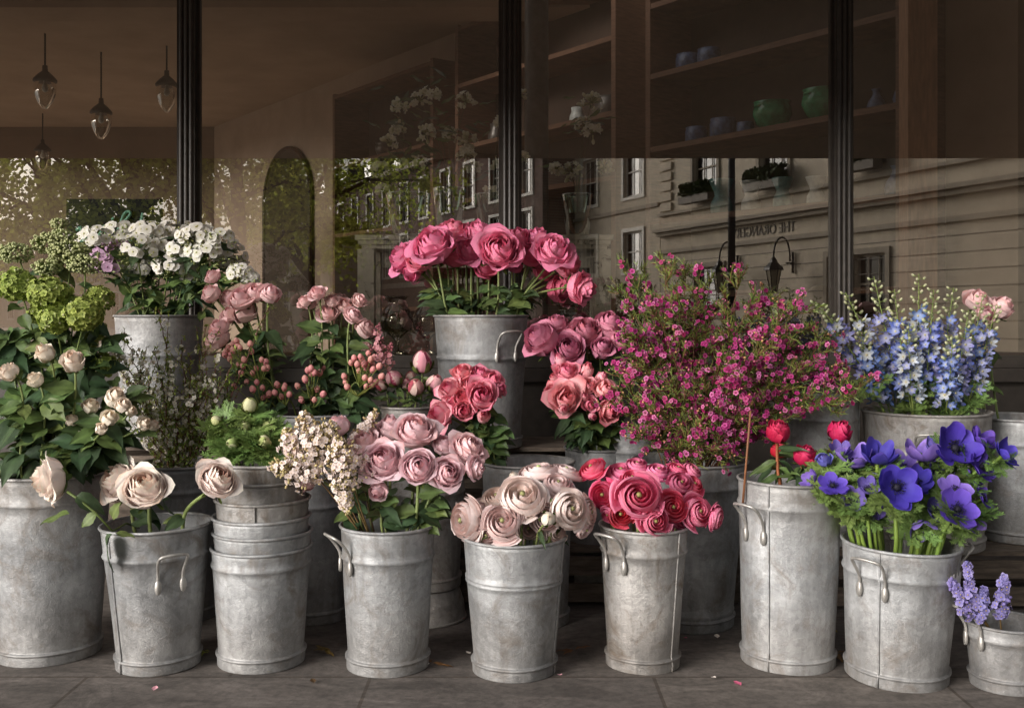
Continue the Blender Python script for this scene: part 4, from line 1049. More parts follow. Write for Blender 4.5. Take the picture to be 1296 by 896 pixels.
B['blushside'] = [rose_mesh(25, n=26, H=1.6, open_=.35, **blush)]
B['peach'] = [rose_mesh(i+28, n=20, H=1.4, open_=o_, **peach, nuv=(6, 7)) for i, o_ in enumerate((.5, .65, .35))]
B['cream'] = [rose_mesh(i+32, n=16, H=1.8, open_=o_, **cream, nuv=(6, 7)) for i, o_ in enumerate((.25, .45))]
B['pale'] = [rose_mesh(i+36, n=38, H=1.4, open_=o_, **pale, ruf=.06, nuv=(9, 10)) for i, o_ in enumerate((.7, .5))]
B['ranc'] = [ranunculus_mesh(i+1, n=n_, cin=S(a), cout=S(b), cedge=S(c_), ccore=S((120, 124, 60))) for i, (n_, a, b, c_) in enumerate(((60, (251, 230, 214), (252, 234, 226), (252, 236, 232)), (54, (250, 220, 200), (251, 226, 212), (252, 232, 222)), (54, (246, 214, 206), (248, 226, 220), (248, 226, 224))))]
B['ranp'] = [ranunculus_mesh(i+5, n=n_, cin=S(a), cout=S(b), cedge=S(c_), ccore=S((116, 108, 40))) for i, (n_, a, b, c_) in enumerate(((56, (232, 30, 96), (236, 110, 150), (240, 140, 172)), (50, (222, 60, 112), (226, 92, 138), (236, 130, 164)), (48, (226, 24, 76), (236, 50, 96), (240, 110, 140))))]
B['ranback'] = [ranunculus_mesh(10, n=40, cin=S((240, 204, 200)), cout=S((240, 212, 208)), cedge=S((243, 218, 216)), flat=.5)]
B['redbud'] = [rose_mesh(i+60, n=24, H=1.45, open_=.26, cin=lin((150, 14, 50)), cout=lin((196, 26, 70)), cedge=lin((222, 70, 110)), ruf=.09, lip=.35, sepal=True, name='peony_bud') for i in range(2)]
B['pinkbud'] = [bud_mesh(i+4, 1, 10, (S((222, 130, 140)), S((232, 188, 176)), S((168, 40, 66)), S((226, 150, 150))), .55, 2.0, .2, 'peony_bud') for i in range(2)]
B['whitebud'] = [bud_mesh(8, 1, 10, (S((238, 226, 206)), S((232, 214, 190))), .5, 1.9, .25, 'ranunculus_bud')]
B['greenbud'] = [bud_mesh(9, 1, 8, (S((190, 196, 120)), S((210, 210, 150)), S((150, 170, 80))), .5, 1.9, .25, 'anemone_bud')]
B['anem'] = [anemone_mesh(i+1, 1, lin(a), lin(b), lin(c_), cu, n=11) for i, (a, b, c_, cu) in enumerate((((70, 50, 160), (116, 88, 204), (136, 106, 214), .35), ((58, 42, 146), (92, 68, 184), (114, 86, 200), .55), ((110, 84, 184), (150, 126, 214), (160, 138, 222), .25)))]
B['anemd'] = [anemone_mesh(i+5, 1, S((52, 40, 120)), S((72, 56, 160)), S((90, 74, 180)), .75) for i in range(1)]
B['anemside'] = [anemone_mesh(7, 1, lin((110, 86, 186)), lin((150, 122, 210)), lin((166, 140, 220)), .8, n=11), anemone_mesh(8, 1, lin((64, 48, 140)), lin((90, 70, 176)), lin((110, 88, 190)), .8, n=11)]
B['bluebud'] = [rose_mesh(44, n=14, H=1.3, open_=.4, cin=S((48, 46, 130)), cout=S((70, 66, 170)), cedge=S((90, 80, 190)), sepal=False)]
FERN = [tm(fern_leaf_t(random.Random(i), .056, lin((108, 132, 70))), 'feathery_leaf', M['leaf']) for i in range(3)]
ORD = ['leftmost', 'second from left', 'third from left', 'fourth from left', 'fifth from left', 'sixth from left', 'seventh from left', 'eighth from left', 'ninth from left', 'tenth from left', 'eleventh from left', 'twelfth from left', 'thirteenth from left', 'fourteenth from left', 'fifteenth from left', 'sixteenth from left', 'seventeenth from left', 'eighteenth from left', 'nineteenth from left', 'twentieth from left', 'twenty-first from left', 'twenty-second from left', 'twenty-third from left', 'twenty-fourth from left', 'twenty-fifth from left', 'twenty-sixth from left', 'third from right', 'second from right', 'rightmost']
SCL = dict(anem=1.18, anemside=1.15, anemd=1.25, peach=1.2, redbud=1.2, cream=1.12, coral=1.15, ranp=1.15, ranc=1.08, ranback=1.1, hot=1.1, hotd=1.12, blush=1.08, blushside=1.1, pale=1.1, mauve=1.1, pinkbud=1.12)
HH = dict(hot=1.5, hotd=1.5, mauve=1.6, coral=1.4, coralbud=2, blush=1.3, blushside=1.6, peach=1.4, cream=1.8, pale=1.35, ranc=.8, ranp=.8, ranback=.6, redbud=1.45, pinkbud=2, whitebud=1.9, greenbud=1.9, anem=.3, anemd=.5, anemside=.6, bluebud=1.3)
def bouquet(bk, name, cat, group, phrase, items, stemc=STEM, sr=.0026, nleaf=3, leafpool=LEAVES, leafs=1.0, collar=False, leafrange=(.25, .85), dyf=.0, leafname='leaf', rs=None):
    """items: (px, py, r_px, kind, dir(lean right, toward street, up), dY, description)"""
    bk = BK[bk] if isinstance(bk, str) else bk; rs = rs or random.Random(len(items)*7+len(phrase))
    order = sorted(range(len(items)), key=lambda i: items[i][0])
    rank = {i: k for k, i in enumerate(order)}; cnt = {}
    for i, it in enumerate(items):
        px, py, r, kind, d, dY, desc = it
        Y = bk['c'].y+dY; e0 = P(px, py, Y); sc = r*SCL.get(kind, 1.0)*Y/F; D = Vector((d[0], -d[1], d[2])).normalized()
        base = e0-D*sc*HH[kind]*.5
        off = Vector((base.x-bk['c'].x, base.y-bk['c'].y, 0)); 
        L = off.length; off = off*(min(L*.35, bk['R']*.5)/max(L, 1e-4))
        b = bk['c']+off+Vector((rs.uniform(-.015, .015), rs.uniform(-.015, .015), -.16)); 
        lab = '%s, %s %s' % (desc, ORD[rank[i]], phrase)
        o = thing(name, lab, cat, b, 0, group)
        e = base-b
        # pass inside the rim, then arch to the bloom
        rimp = off*(.8)+Vector((0, 0, .165))
        rx = Vector((base.x-bk['c'].x, base.y-bk['c'].y, 0)); lim = bk['R']*.86
        q = bk['c']+rx*(min(rx.length, lim)/max(rx.length, 1e-4))*.9-b+Vector((0, 0, .01))
        Ls = (e-q).length
        c2 = e-(D*.45+(e-q).normalized()*.55).normalized()*Ls*.34
        up = (q.normalized()+Vector((0, 0, .6))).normalized()
        pts = [q*k/4 for k in range(4)]+[bez(q, q+up*Ls*.35, c2, e, k/10) for k in range(11)]
        sm = MB(); tube(sm, pts, sr*(.8+.4*min(1.5, sc/.03)), stemc*rs.uniform(.85, 1.15), 7, taper=.85); sm.build('stem', M['stem'], o)
        pool = B[kind]; fm = frame(e, D, rs.random()*6.28, sc); fm = fm @ Matrix.Diagonal((rs.uniform(.95, 1.05), rs.uniform(.95, 1.05), rs.uniform(.93, 1.07), 1))
        inst('bud' if 'bud' in kind else 'bloom', rs.choice(pool), o, fm)
        if collar:
            for k in range(3):
                a = k*2.09+rs.uniform(-.3, .3); X = frame((0, 0, 0), D).to_3x3() @ Vector((math.cos(a), math.sin(a), -.1))
                put_leaf(FERN, o, e-D*sc*.45, X+Vector((0, -.2, 0)), rs.uniform(.7, 1.0), 'feathery_leaf', rs=rs)
        for k in range(nleaf if not callable(nleaf) else nleaf(i)):
            t = rs.uniform(*leafrange); j = 4+t*9.9; p = pts[min(int(j), len(pts)-1)]
            a = rs.uniform(-math.pi, 0) if rs.random() < .75 else rs.random()*6.28
            dd = Vector((math.cos(a)*1.2, math.sin(a), rs.uniform(-.5, .5)))
            put_leaf(leafpool, o, p, dd, leafs*rs.uniform(.65, 1.15), leafname, rs=rs)
f, fl, fr_, up, upf, sdl, sdr = (.0, 1, .35), (-.5, .8, .4), (.5, .8, .4), (0, .3, 1), (0, .7, .7), (-1, .3, .3), (1, .3, .25)
bouquet('V', 'hot_pink_rose', 'rose', 'hot pink roses in the raised middle bucket', 'among the hot pink roses', [
    (511, 328, 20, 'hot', (-.8, .6, .4), .03, 'hot pink rose drooping outward'), (532, 326, 19, 'hot', (-.3, .8, .5), -.02, 'hot pink rose tucked below a bigger bloom'),
    (547, 310, 26, 'hot', (-.2, .75, .7), -.09, 'large hot pink rose with a pale centre'), (573, 293, 20, 'hot', (.0, .5, .9), .05, 'hot pink rose standing highest'),
    (606, 298, 20, 'hot', (.1, .5, .9), .03, 'hot pink rose with a flat top'), (577, 324, 16, 'hotd', (-.1, .4, .9), .02, 'half open magenta rose seen from the side'),
    (632, 316, 27, 'hot', (.05, 1, .35), -.10, 'fully open rose facing the street'), (655, 305, 20, 'hotd', (.3, .5, .8), .02, 'deep pink rose behind the fully open one'),
    (672, 323, 15, 'hotd', (.3, .6, .6), -.02, 'small half open hot pink rose'), (700, 316, 23, 'hot', (.2, .7, .7), -.06, 'tall hot pink rose with curled petals'),
    (719, 335, 18, 'hot', (.7, .6, .3), -.02, 'hot pink rose leaning over to the right'), (736, 364, 20, 'hot', (.9, .5, -.1), -.05, 'lowest hanging hot pink rose'), (707, 366, 16, 'hotd', (.5, .5, .1), .04, 'shaded dark pink rose under the others'), (652, 334, 12, 'hotd', (0, .6, .6), .05, 'dark pink rose hidden between larger blooms'), (594, 318, 17, 'hot', (-.1, .7, .6), .0, 'hot pink rose filling the middle'), (688, 340, 15, 'hotd', (.4, .6, .3), .04, 'deep pink rose low at the back'), (560, 322, 14, 'hotd', (-.3, .5, .6), .04, 'half shaded hot pink rose'), (616, 336, 17, 'hotd', (-.1, .8, .3), .0, 'hot pink rose under the fully open one'), (520, 344, 14, 'hotd', (-.7, .6, 0), .0, 'dark pink rose nodding at the left'), (680, 304, 17, 'hot', (.2, .5, .9), .04, 'hot pink rose behind the curled one'), (590, 296, 15, 'hot', (0, .5, .9), .07, 'hot pink rose at the back'), (722, 350, 14, 'hotd', (.7, .6, .1), .02, 'dark pink rose between leaning blooms')],
    nleaf=5, leafrange=(.0, .5), leafs=1.05)
bouquet('W', 'mauve_rose', 'rose', 'mauve roses right of the middle', 'among the mauve roses', [
    (684, 428, 23, 'mauve', (-.6, .7, .5), -.02, 'large mauve rose leaning out left'), (704, 412, 18, 'mauve', (-.1, .4, .9), .06, 'mauve rose rising behind the leaning one'), (720, 440, 20, 'mauve', (-.1, .9, .4), -.03, 'dark mauve rose turned to the street'),
    (740, 420, 22, 'mauve', (0, .7, .7), .03, 'open mauve rose with frilled edges'), (762, 440, 15, 'mauve', (.1, .7, .6), -.01, 'smaller mauve rose low in the bunch'), (770, 411, 20, 'mauve', (.2, .5, .8), .05, 'tall mauve rose beside the waxflower'), (785, 430, 14, 'mauve', (.4, .6, .6), .02, 'mauve rose half covered by waxflower')],
    nleaf=4, leafs=1.1)
bouquet('M', 'coral_spray_rose', 'spray rose', 'coral spray roses, left bunch', 'in the left coral bunch', [
    (584, 470, 12, 'coral', (-.2, .6, .8), 0, 'red edged coral rose at the top'), (606, 474, 14, 'coral', (.1, .6, .8), .02, 'bicoloured coral rose'), (569, 492, 14, 'coral', (-.5, .7, .5), -.02, 'frilly coral rose'), (583, 503, 14, 'coral', (-.2, .9, .4), -.04, 'pale coral rose low in the bunch'),
    (610, 500, 20, 'coral', (.1, .9, .4), -.07, 'widest salmon pink rose'), (586, 519, 13, 'coral', (0, .9, .2), -.07, 'coral rose with red rims'), (556, 524, 17, 'coral', (-.7, .7, .2), -.04, 'coral red rose hanging over the blush roses'), (612, 526, 12, 'coralbud', (.1, .9, .3), -.07, 'half open coral bud'), (625, 481, 14, 'coral', (.4, .6, .6), .01, 'pale salmon rose behind the leaf'), (597, 487, 12, 'coral', (0, .7, .6), -.02, 'small coral rose between the others'), (571, 508, 12, 'coral', (-.4, .8, .4), -.03, 'coral rose wedged between two blooms'), (632, 493, 10, 'coral', (.6, .6, .3), -.02, 'outer coral rose')],
    nleaf=6, leafs=1.1, leafrange=(.1, .85))
bouquet('N', 'coral_spray_rose', 'spray rose', 'coral and red spray roses, right bunch', 'in the right coral bunch', [
    (708, 455, 9, 'coralbud', (-.2, .5, .9), -.1, 'upright red coral bud'), (717, 469, 14, 'coral', (0, .7, .7), -.12, 'salmon rose below the upright bud'), (702, 479, 9, 'coralbud', (-.4, .6, .6), -.12, 'small pointed coral red bud'), (743, 468, 11, 'coralbud', (.2, .6, .8), -.12, 'red striped half open bud'), (762, 476, 8, 'coralbud', (.5, .6, .5), -.12, 'small round crimson bud'),
    (699, 495, 11, 'coral', (-.6, .7, .3), -.14, 'outer left coral rose'), (717, 503, 19, 'coral', (0, 1, .4), -.18, 'largest salmon pink rose'), (714, 517, 9, 'coralbud', (0, 1, .1), -.22, 'dark red bud before the largest bloom'), (744, 488, 12, 'coral', (.2, .8, .5), -.14, 'mid sized coral rose'), (740, 501, 8, 'coralbud', (0, .9, .4), -.18, 'tiny red bud'), (766, 493, 15, 'coral', (.4, .7, .5), -.14, 'salmon and red rose near the waxflower'), (747, 511, 10, 'coral', (.2, .9, .2), -.18, 'small crimson coral rose'), (750, 527, 7, 'coralbud', (.1, .9, -.1), -.18, 'half shed coral bud'), (772, 519, 15, 'coral', (.5, .8, 0), -.16, 'pale salmon rose hanging low'), (728, 484, 11, 'coral', (0, .8, .5), -.12, 'coral rose in the middle of the bunch')],
    nleaf=6, leafs=1.1, leafrange=(.1, .75))
bouquet('D', 'blush_rose', 'rose', 'blush roses in the ridged zinc bucket', 'among the blush roses', [
    (428, 538, 15, 'blushside', (-.5, .3, .8), .06, 'slender half open blush rose'), (461, 560, 20, 'blush', (-.2, .6, .7), .05, 'blush rose behind the lilac'), (485, 582, 27, 'blush', (-.05, .8, .6), -.06, 'large round blush rose in front'), (525, 545, 25, 'blush', (.1, .6, .8), .06, 'broad open blush rose at the top'), (494, 541, 18, 'blushside', (0, .3, 1), .10, 'pale blush rose rising at the back'),
    (530, 591, 23, 'blush', (.1, .9, .4), -.07, 'blush rose facing the street'), (566, 598, 20, 'blush', (.3, .8, .3), -.06, 'blush rose with browning outer petals'), (592, 568, 23, 'blush', (.4, .5, .7), .02, 'wide blush rose at the right'), (601, 592, 15, 'blush', (.9, .4, .1), -.03, 'creamy blush bloom turned away'), (384, 606, 16, 'blushside', (-.9, .5, -.1), .0, 'blush rose drooping below the lilac'), (562, 562, 16, 'blush', (.2, .5, .8), .07, 'blush rose between two broad ones'), (478, 622, 13, 'blushside', (-.2, .8, -.3), -.07, 'pale bud hanging low over the rim')],
    nleaf=4, leafs=1.05, leafrange=(.0, .55), sr=.003)
bouquet('E', 'cream_ranunculus', 'ranunculus', 'cream ranunculus in the double ridged bucket', 'among the cream ranunculus', [
    (588, 658, 30, 'ranc', (-.8, .7, .1), -.03, 'big cream ranunculus turned to the left'), (636, 660, 28, 'ranc', (-.1, .85, .5), -.10, 'cream ranunculus with a frilled centre, low in front'), (661, 628, 31, 'ranc', (0, .75, .65), -.07, 'largest pale pink ranunculus facing up'), (682, 596, 27, 'ranback', (-.1, .1, 1), .08, 'pinkish ranunculus seen from the side at the back'), (716, 596, 24, 'ranback', (.3, .1, 1), .10, 'dusty pink ranunculus at the back'), (706, 612, 22, 'ranc', (.2, .5, .8), .02, 'blush ranunculus under the back row'), (722, 644, 26, 'ranc', (.5, .85, .3), -.07, 'cream ranunculus turned to the right'), (744, 648, 22, 'ranc', (.9, .5, .2), -.02, 'outermost cream ranunculus'), (690, 656, 19, 'ranc', (.1, .9, .2), -.06, 'peach cream ranunculus behind a bud'), (694, 656, 10, 'whitebud', (.1, .9, .4), -.12, 'small white closed bud'), (650, 603, 7, 'whitebud', (-.3, .4, .8), .05, 'tiny white bud at the back'), (741, 670, 14, 'ranback', (.6, .7, -.4), -.03, 'nodding blush bloom over the rim'), (606, 640, 17, 'ranback', (-.3, .4, .8), .06, 'white bloom behind the big left one'), (616, 676, 17, 'ranc', (-.3, .9, -.1), -.05, 'small cream ranunculus drooping over the rim'), (668, 668, 18, 'ranc', (.1, .9, .1), -.04, 'cream ranunculus filling the gap above the rim'), (704, 672, 17, 'ranc', (.4, .9, 0), -.03, 'blush ranunculus just above the rim'), (628, 628, 18, 'ranc', (-.2, .6, .8), .03, 'blush ranunculus tucked behind the largest')],
    nleaf=1, leafpool=LONGLEAF, leafs=.8)
bouquet('F', 'pink_ranunculus', 'ranunculus', 'hot pink ranunculus in the stained bucket', 'among the hot pink ranunculus', [
    (749, 592, 18, 'ranp', (-.5, .4, .8), .05, 'pink ranunculus leaning out left at the top'), (786, 596, 20, 'ranp', (-.1, .4, .9), .06, 'pink ranunculus at the top of the bunch'), (764, 626, 19, 'ranp', (-.6, .8, .2), -.02, 'pink ranunculus turned sideways'), (808, 627, 29, 'ranp', (0, .97, .35), -.10, 'largest ranunculus with a hot red heart'), (769, 651, 10, 'ranp', (-.4, .8, -.2), -.04, 'small drooping pink bloom'), (833, 596, 17, 'ranp', (.1, .4, .9), .05, 'rounded pink ranunculus'), (858, 593, 14, 'ranp', (.2, .4, .9), .07, 'pink ranunculus in the back row'), (877, 595, 13, 'ranp', (.5, .4, .7), .08, 'pink ranunculus at the top right'), (862, 611, 17, 'ranp', (.2, .7, .6), 0, 'deep magenta ranunculus'), (829, 659, 20, 'ranp', (.1, .9, .1), -.10, 'bright coral pink bloom over the rim'), (851, 642, 19, 'ranp', (.2, .9, .3), -.06, 'hot pink ranunculus low in the bunch'), (884, 647, 21, 'ranp', (.5, .8, .3), -.03, 'layered pink ranunculus'), (908, 655, 17, 'ranp', (.9, .5, -.1), -.02, 'outermost pink ranunculus turned right'), (800, 605, 14, 'ranp', (0, .6, .7), .02, 'pink ranunculus behind the largest'), (878, 613, 14, 'ranp', (.4, .6, .6), .02, 'shaded pink ranunculus'), (786, 650, 17, 'ranp', (-.2, .9, .1), -.05, 'pink ranunculus just above the rim'), (862, 656, 15, 'ranp', (.4, .9, 0), -.04, 'small pink ranunculus above the rim'), (806, 588, 15, 'ranp', (0, .4, .9), .07, 'pink ranunculus in the back middle')],
    nleaf=0)
bouquet('G', 'red_peony', 'peony', 'red peony buds in the tallest front bucket', 'among the red peony buds', [
    (985, 546, 15, 'redbud', (-.05, .6, 1), -.03, 'round crimson bud standing upright'), (986, 569, 11, 'redbud', (0, .3, 1), .04, 'shaded red bud behind the upright one'), (1020, 576, 15, 'redbud', (.1, .5, .7), -.03, 'low red bud wrapped in a leaf'), (1064, 545, 16, 'redbud', (.35, .6, .9), .02, 'dark red bud leaning right on its stem')],
    nleaf=7, leafpool=LONGLEAF, leafs=.95, leafrange=(0, .75), stemc=lin((140, 84, 50)), sr=.0034)
# cut stem
m = MB(); b = P(940, 640, 2.32); e = P(950, 520, 2.30); o = thing('cut_stem', 'bare brown cut stem standing left of the red peony buds', 'stem', b); tube(m, [(0, 0, 0), (e-b)*.5, e-b], .0029, lin((128, 84, 58)), 8, taper=.8); m.build('stem', M['stem'], o)
bouquet('H', 'purple_anemone', 'anemone', 'purple anemones in the torn label bucket', 'among the purple anemones', [
    (1043, 581, 12, 'bluebud', (-.4, .4, .7), .02, 'small dark blue anemone still folded'), (1026, 607, 14, 'anemside', (-.8, .4, .4), .0, 'violet anemone leaning out left'), (1054, 613, 18, 'anem', (-.1, .6, .8), -.05, 'cupped violet anemone'), (1082, 580, 25, 'anemside', (-.2, .3, .9), .03, 'pale lilac anemone seen from the side'), (1112, 577, 24, 'anemside', (0, .45, .9), .0, 'upright lilac anemone with raised petals'),
    (1136, 616, 28, 'anem', (0, .95, .35), -.10, 'large violet anemone facing the street'), (1098, 617, 14, 'anemd', (-.1, .7, .6), -.06, 'dark cupped indigo anemone'), (1168, 574, 27, 'anemside', (.1, .1, 1), .06, 'dark blue anemone seen from behind'), (1210, 566, 30, 'anem', (.1, .85, .6), .02, 'wide pale violet anemone with a black centre'), (1244, 556, 20, 'anemside', (.4, .4, .8), .05, 'purple anemone at the upper right'), (1244, 590, 20, 'anem', (.5, .7, .4), .0, 'lilac anemone near the right edge'), (1210, 620, 20, 'anem', (.1, .8, .7), -.04, 'violet anemone above a black centred one'), (1213, 643, 26, 'anem', (.15, .8, .6), -.10, 'open violet anemone with pale stamens'), (1168, 668, 20, 'anemside', (.0, .5, -.5), -.06, 'drooping dark purple anemone'), (1246, 630, 16, 'anem', (.7, .5, .4), -.02, 'outer violet anemone at the right'), (1176, 640, 15, 'anemd', (0, .6, .5), .02, 'shaded indigo anemone in the middle'), (1190, 596, 16, 'anemd', (0, .5, .6), .05, 'dark indigo anemone at the back'), (1272, 575, 20, 'anem', (.6, .5, .5), .0, 'violet anemone beyond the right edge'), (1066, 598, 17, 'anemside', (-.2, .4, .8), .03, 'lilac anemone tucked behind the cupped one'), (1142, 586, 20, 'anemside', (0, .3, .9), .05, 'violet anemone behind the large open one'), (1188, 568, 18, 'anemd', (.1, .4, .9), .06, 'indigo anemone in the back row'), (1232, 606, 16, 'anemside', (.4, .5, .7), .02, 'half closed lilac anemone at the right'), (1115, 600, 15, 'anemd', (0, .6, .8), .02, 'small indigo anemone between lilac ones'), (1080, 632, 16, 'anemd', (-.2, .8, .4), -.06, 'indigo anemone low above the rim'), (1160, 610, 20, 'anem', (0, .8, .6), -.02, 'violet anemone beside the largest one'), (1186, 646, 17, 'anemd', (.1, .8, .3), -.05, 'dark anemone low in the bunch'), (1064, 570, 14, 'anemd', (-.2, .5, .8), .06, 'dark anemone at the back left'), (1232, 660, 16, 'anemside', (.5, .7, 0), -.03, 'violet anemone low at the right'), (1106, 646, 13, 'anemd', (0, .8, .2), -.05, 'small dark anemone over the stems')],
    nleaf=3, leafpool=FERN, leafs=1.15, leafrange=(.55, .97), collar=True, stemc=lin((110, 134, 56)), sr=.0036, leafname='feathery_leaf')
bouquet('B', 'blush_white_rose', 'rose', 'pale roses in the tapered bucket', 'of the three in the tapered bucket', [
    (150, 609, 25, 'pale', (-.5, .7, .5), -.02, 'creamy rose with greenish petals'), (183, 617, 28, 'pale', (.05, .85, .6), -.09, 'open creamy rose with peach heart'), (276, 606, 25, 'pale', (.45, .75, .6), -.15, 'pale rose leaning away')], nleaf=2, leafs=.9, leafrange=(.0, .4), sr=.0034)
bouquet('A', 'greenish_white_rose', 'rose', None, 'at the left edge', [(62, 606, 25, 'pale', (-.75, .5, -.05), -.17, 'large greenish white rose turned left')], nleaf=0, sr=.0034)
rs = random.Random(77)
spray = [(57, 446, 12), (92, 457, 14), (44, 480, 10), (115, 513, 11), (139, 528, 11), (90, 532, 8), (101, 550, 9), (145, 502, 13), (156, 512, 10), (166, 520, 7), (183, 536, 9), (194, 538, 7), (128, 542, 8), (30, 520, 11), (10, 470, 12)]
dsc = ['cream rosebud above the leaves', 'half open cream rose with a curled petal', 'cream rosebud at the edge', 'round cream rosebud', 'upright cream rosebud', 'small hidden cream rosebud', 'peach tinged cream rosebud', 'larger cream spray rose', 'cream rose behind a leaf', 'small cream bud', 'open cream rose leaning right', 'outermost cream rosebud', 'shaded cream bud', 'cream rose low at the left', 'cream rose beyond the edge']
bouquet('A', 'cream_spray_rose', 'spray rose', 'cream spray roses at the left', 'among the cream spray roses', [(x, y, r, 'cream', ((x-90)/90, .6, .8), rs.uniform(-.15, -.06), dsc[i]) for i, (x, y, r) in enumerate(spray)], nleaf=9, leafs=1.2, leafrange=(.10, .9))
pl = [(269, 349, 10), (267, 371, 12), (290, 377, 13), (304, 377, 15), (322, 369, 14), (342, 371, 13), (291, 398, 12), (309, 394, 15), (277, 414, 12), (275, 427, 15)]
bouquet('T', 'peach_spray_rose', 'spray rose', 'peach pink spray roses, left spray', 'in the left peach spray', [(x, y, r, 'peach', ((x-310)/80, .6, .75), rs.uniform(-.03, .06), d_) for (x, y, r), d_ in zip(pl, ['small peach rose highest of all', 'peach rose turned left', 'peach rose tucked between others', 'open peach pink rose', 'tall peach rose', 'peach rose with a green bud', 'peach rose in the second tier', 'full peach pink rose', 'peach rose behind a fuller one', 'lowest full peach rose'])], nleaf=7, leafs=1.0, leafrange=(.1, .8))
pr = [(401, 371, 10), (385, 381, 9), (414, 396, 12), (420, 380, 9), (436, 385, 11), (447, 398, 11), (455, 380, 9), (463, 416, 12), (464, 440, 8), (393, 384, 8)]
bouquet('T', 'peach_spray_rose', 'spray rose', 'peach pink spray roses, right spray', 'in the right peach spray', [(x, y, r, 'peach', ((x-415)/60, .6, .7), rs.uniform(-.05, .03), d_) for (x, y, r), d_ in zip(pr, ['topmost rounded peach rose', 'faded peach bud', 'open pale peach rose', 'small peach rose at the back', 'peach rose in the upper row', 'peach rose facing down slightly', 'small peach bud', 'larger peach rose leaning right', 'lowest small peach bud', 'peach bud beside the topmost'])], nleaf=13, leafs=1.1, leafrange=(.0, .85))
bouquet('U', 'pink_peony', 'peony', 'pink and green peony buds', 'among the pink and green peony buds', [
    (497, 478, 10, 'pinkbud', (-.4, .5, .8), -.02, 'green and pink closed bud'), (534, 458, 12, 'pinkbud', (0, .4, 1), 0, 'tallest pink and white striped bud'), (526, 489, 10, 'pinkbud', (0, .7, .7), -.05, 'dark veined pink bud'), (551, 484, 11, 'pinkbud', (.3, .6, .8), -.02, 'cream topped bud'), (514, 486, 7, 'pinkbud', (-.1, .5, .8), 0, 'small crimson bud'), (520, 478, 7, 'pinkbud', (0, .4, .9), .03, 'small bud at the back'), (482, 488, 7, 'pinkbud', (-.7, .5, .5), 0, 'outer dusky bud')], nleaf=4, leafpool=LONGLEAF, leafs=.7, leafrange=(.1, .9))
bouquet('C5', 'green_anemone', 'anemone', 'green anemone buds on the nested stack', 'among the green anemone buds', [
    (316, 512, 10, 'greenbud', (0, .4, .9), 0, 'opening pale green bud on top'), (273, 532, 7, 'greenbud', (-.8, .5, .4), 0, 'green bud leaning left'), (310, 538, 7, 'greenbud', (0, .7, .7), -.02, 'closed green bud in the middle'), (293, 561, 8, 'greenbud', (-.4, .9, .2), -.05, 'low yellow green bud'), (335, 559, 9, 'greenbud', (.3, .9, .4), -.05, 'green bud on the right collar'), (338, 540, 8, 'greenbud', (.5, .5, .6), 0, 'pale green bud beside the lilac')], nleaf=9, leafpool=FERN, leafs=1.1, leafrange=(.35, 1), collar=True, stemc=lin((100, 130, 56)), sr=.003, leafname='feathery_leaf')
bouquet('R', 'dusky_pink_rose', 'rose', 'dusky pink roses at the right edge', 'of the dusky pink roses', [(1238, 379, 16, 'peach', (.1, .6, .8), .0, 'dusky pink rose above the delphiniums'), (1246, 398, 12, 'peach', (.2, .7, .4), -.02, 'small dusky pink rose under another'), (1268, 388, 16, 'peach', (.4, .5, .7), 0, 'dusky pink rose beyond the edge')], nleaf=2)
# long leafy stem crossing from the left rose
def leafy_spray(name, label, bkc, pts, leaves, cat='leafy stem', r=.003):
    b = Vector(pts[0]); o = thing(name, label, cat, b); m = MB(); Q = [Vector(p)-b for p in pts]
    tube(m, Q, r, lin((84, 100, 48)), 7, taper=.6); m.build('stem', M['stem'], o)
    for p, d, sc in leaves: put_leaf(LEAVES, o, Vector(p)-b, d, sc, rs=rs)
    return o
Yl = 2.22
leafy_spray('rose_stem', 'long rose stem with drooping leaves hanging over the tapered bucket', None, [P(85, 622, Yl), P(100, 632, Yl), P(120, 648, Yl-.01), P(142, 672, Yl), P(160, 662, Yl+.06), P(176, 668, Yl+.12)],
    [(P(96, 628, Yl), (1, -.2, -.3), 1.0), (P(88, 650, Yl), (-1, -.2, -.1), 1.05), (P(122, 650, Yl), (-.8, -.3, -.6), .7), (P(142, 655, Yl), (.3, -.5, .6), .8), (P(142, 675, Yl-.01), (-.7, -.2, -1), 1.15), (P(146, 675, Yl-.01), (1, -.2, .1), .75), (P(180, 640, Yl+.1), (.6, -.3, .6), .9), (P(208, 630, Yl+.1), (-.3, .3, -.9), .8)])
rs = random.Random(12)
for i, (x0, x1, y1, Y_, lb) in enumerate([(20, 8, 420, 2.5, 'leafy green branch beyond the left edge'), (50, 40, 440, 2.52, 'leafy green branch at the left edge behind the cream roses'), (70, 84, 425, 2.58, 'leafy green branch rising behind the snowball heads'), (80, 128, 440, 2.55, 'leafy green branch between the snowballs and the phlox bucket'), (90, 160, 500, 2.5, 'leafy green branch leaning right beside the blossom twigs'), (40, 70, 500, 2.36, 'low leafy branch in front of the cream roses'), (100, 120, 560, 2.36, 'low leafy branch drooping over the left bucket rim'), (30, 20, 520, 2.36, 'low leafy branch at the left bucket edge')]):
    p0 = BK['A']['c']+Vector(((x0-62)/F*2.4*.6, 0, -.1)); e = P(x1, y1, Y_); Q = [bez(p0, p0+Vector((0, 0, .15)), e*.8+p0*.2+Vector((0, 0, .02)), e, k/10) for k in range(11)]
    leafy_spray('leafy_branch', lb, None, Q, [(Q[rs.randrange(3, 11)], (rs.uniform(-1, 1), rs.uniform(-1, .1), rs.uniform(-.5, .5)), rs.uniform(.9, 1.5)) for k in range(24)])
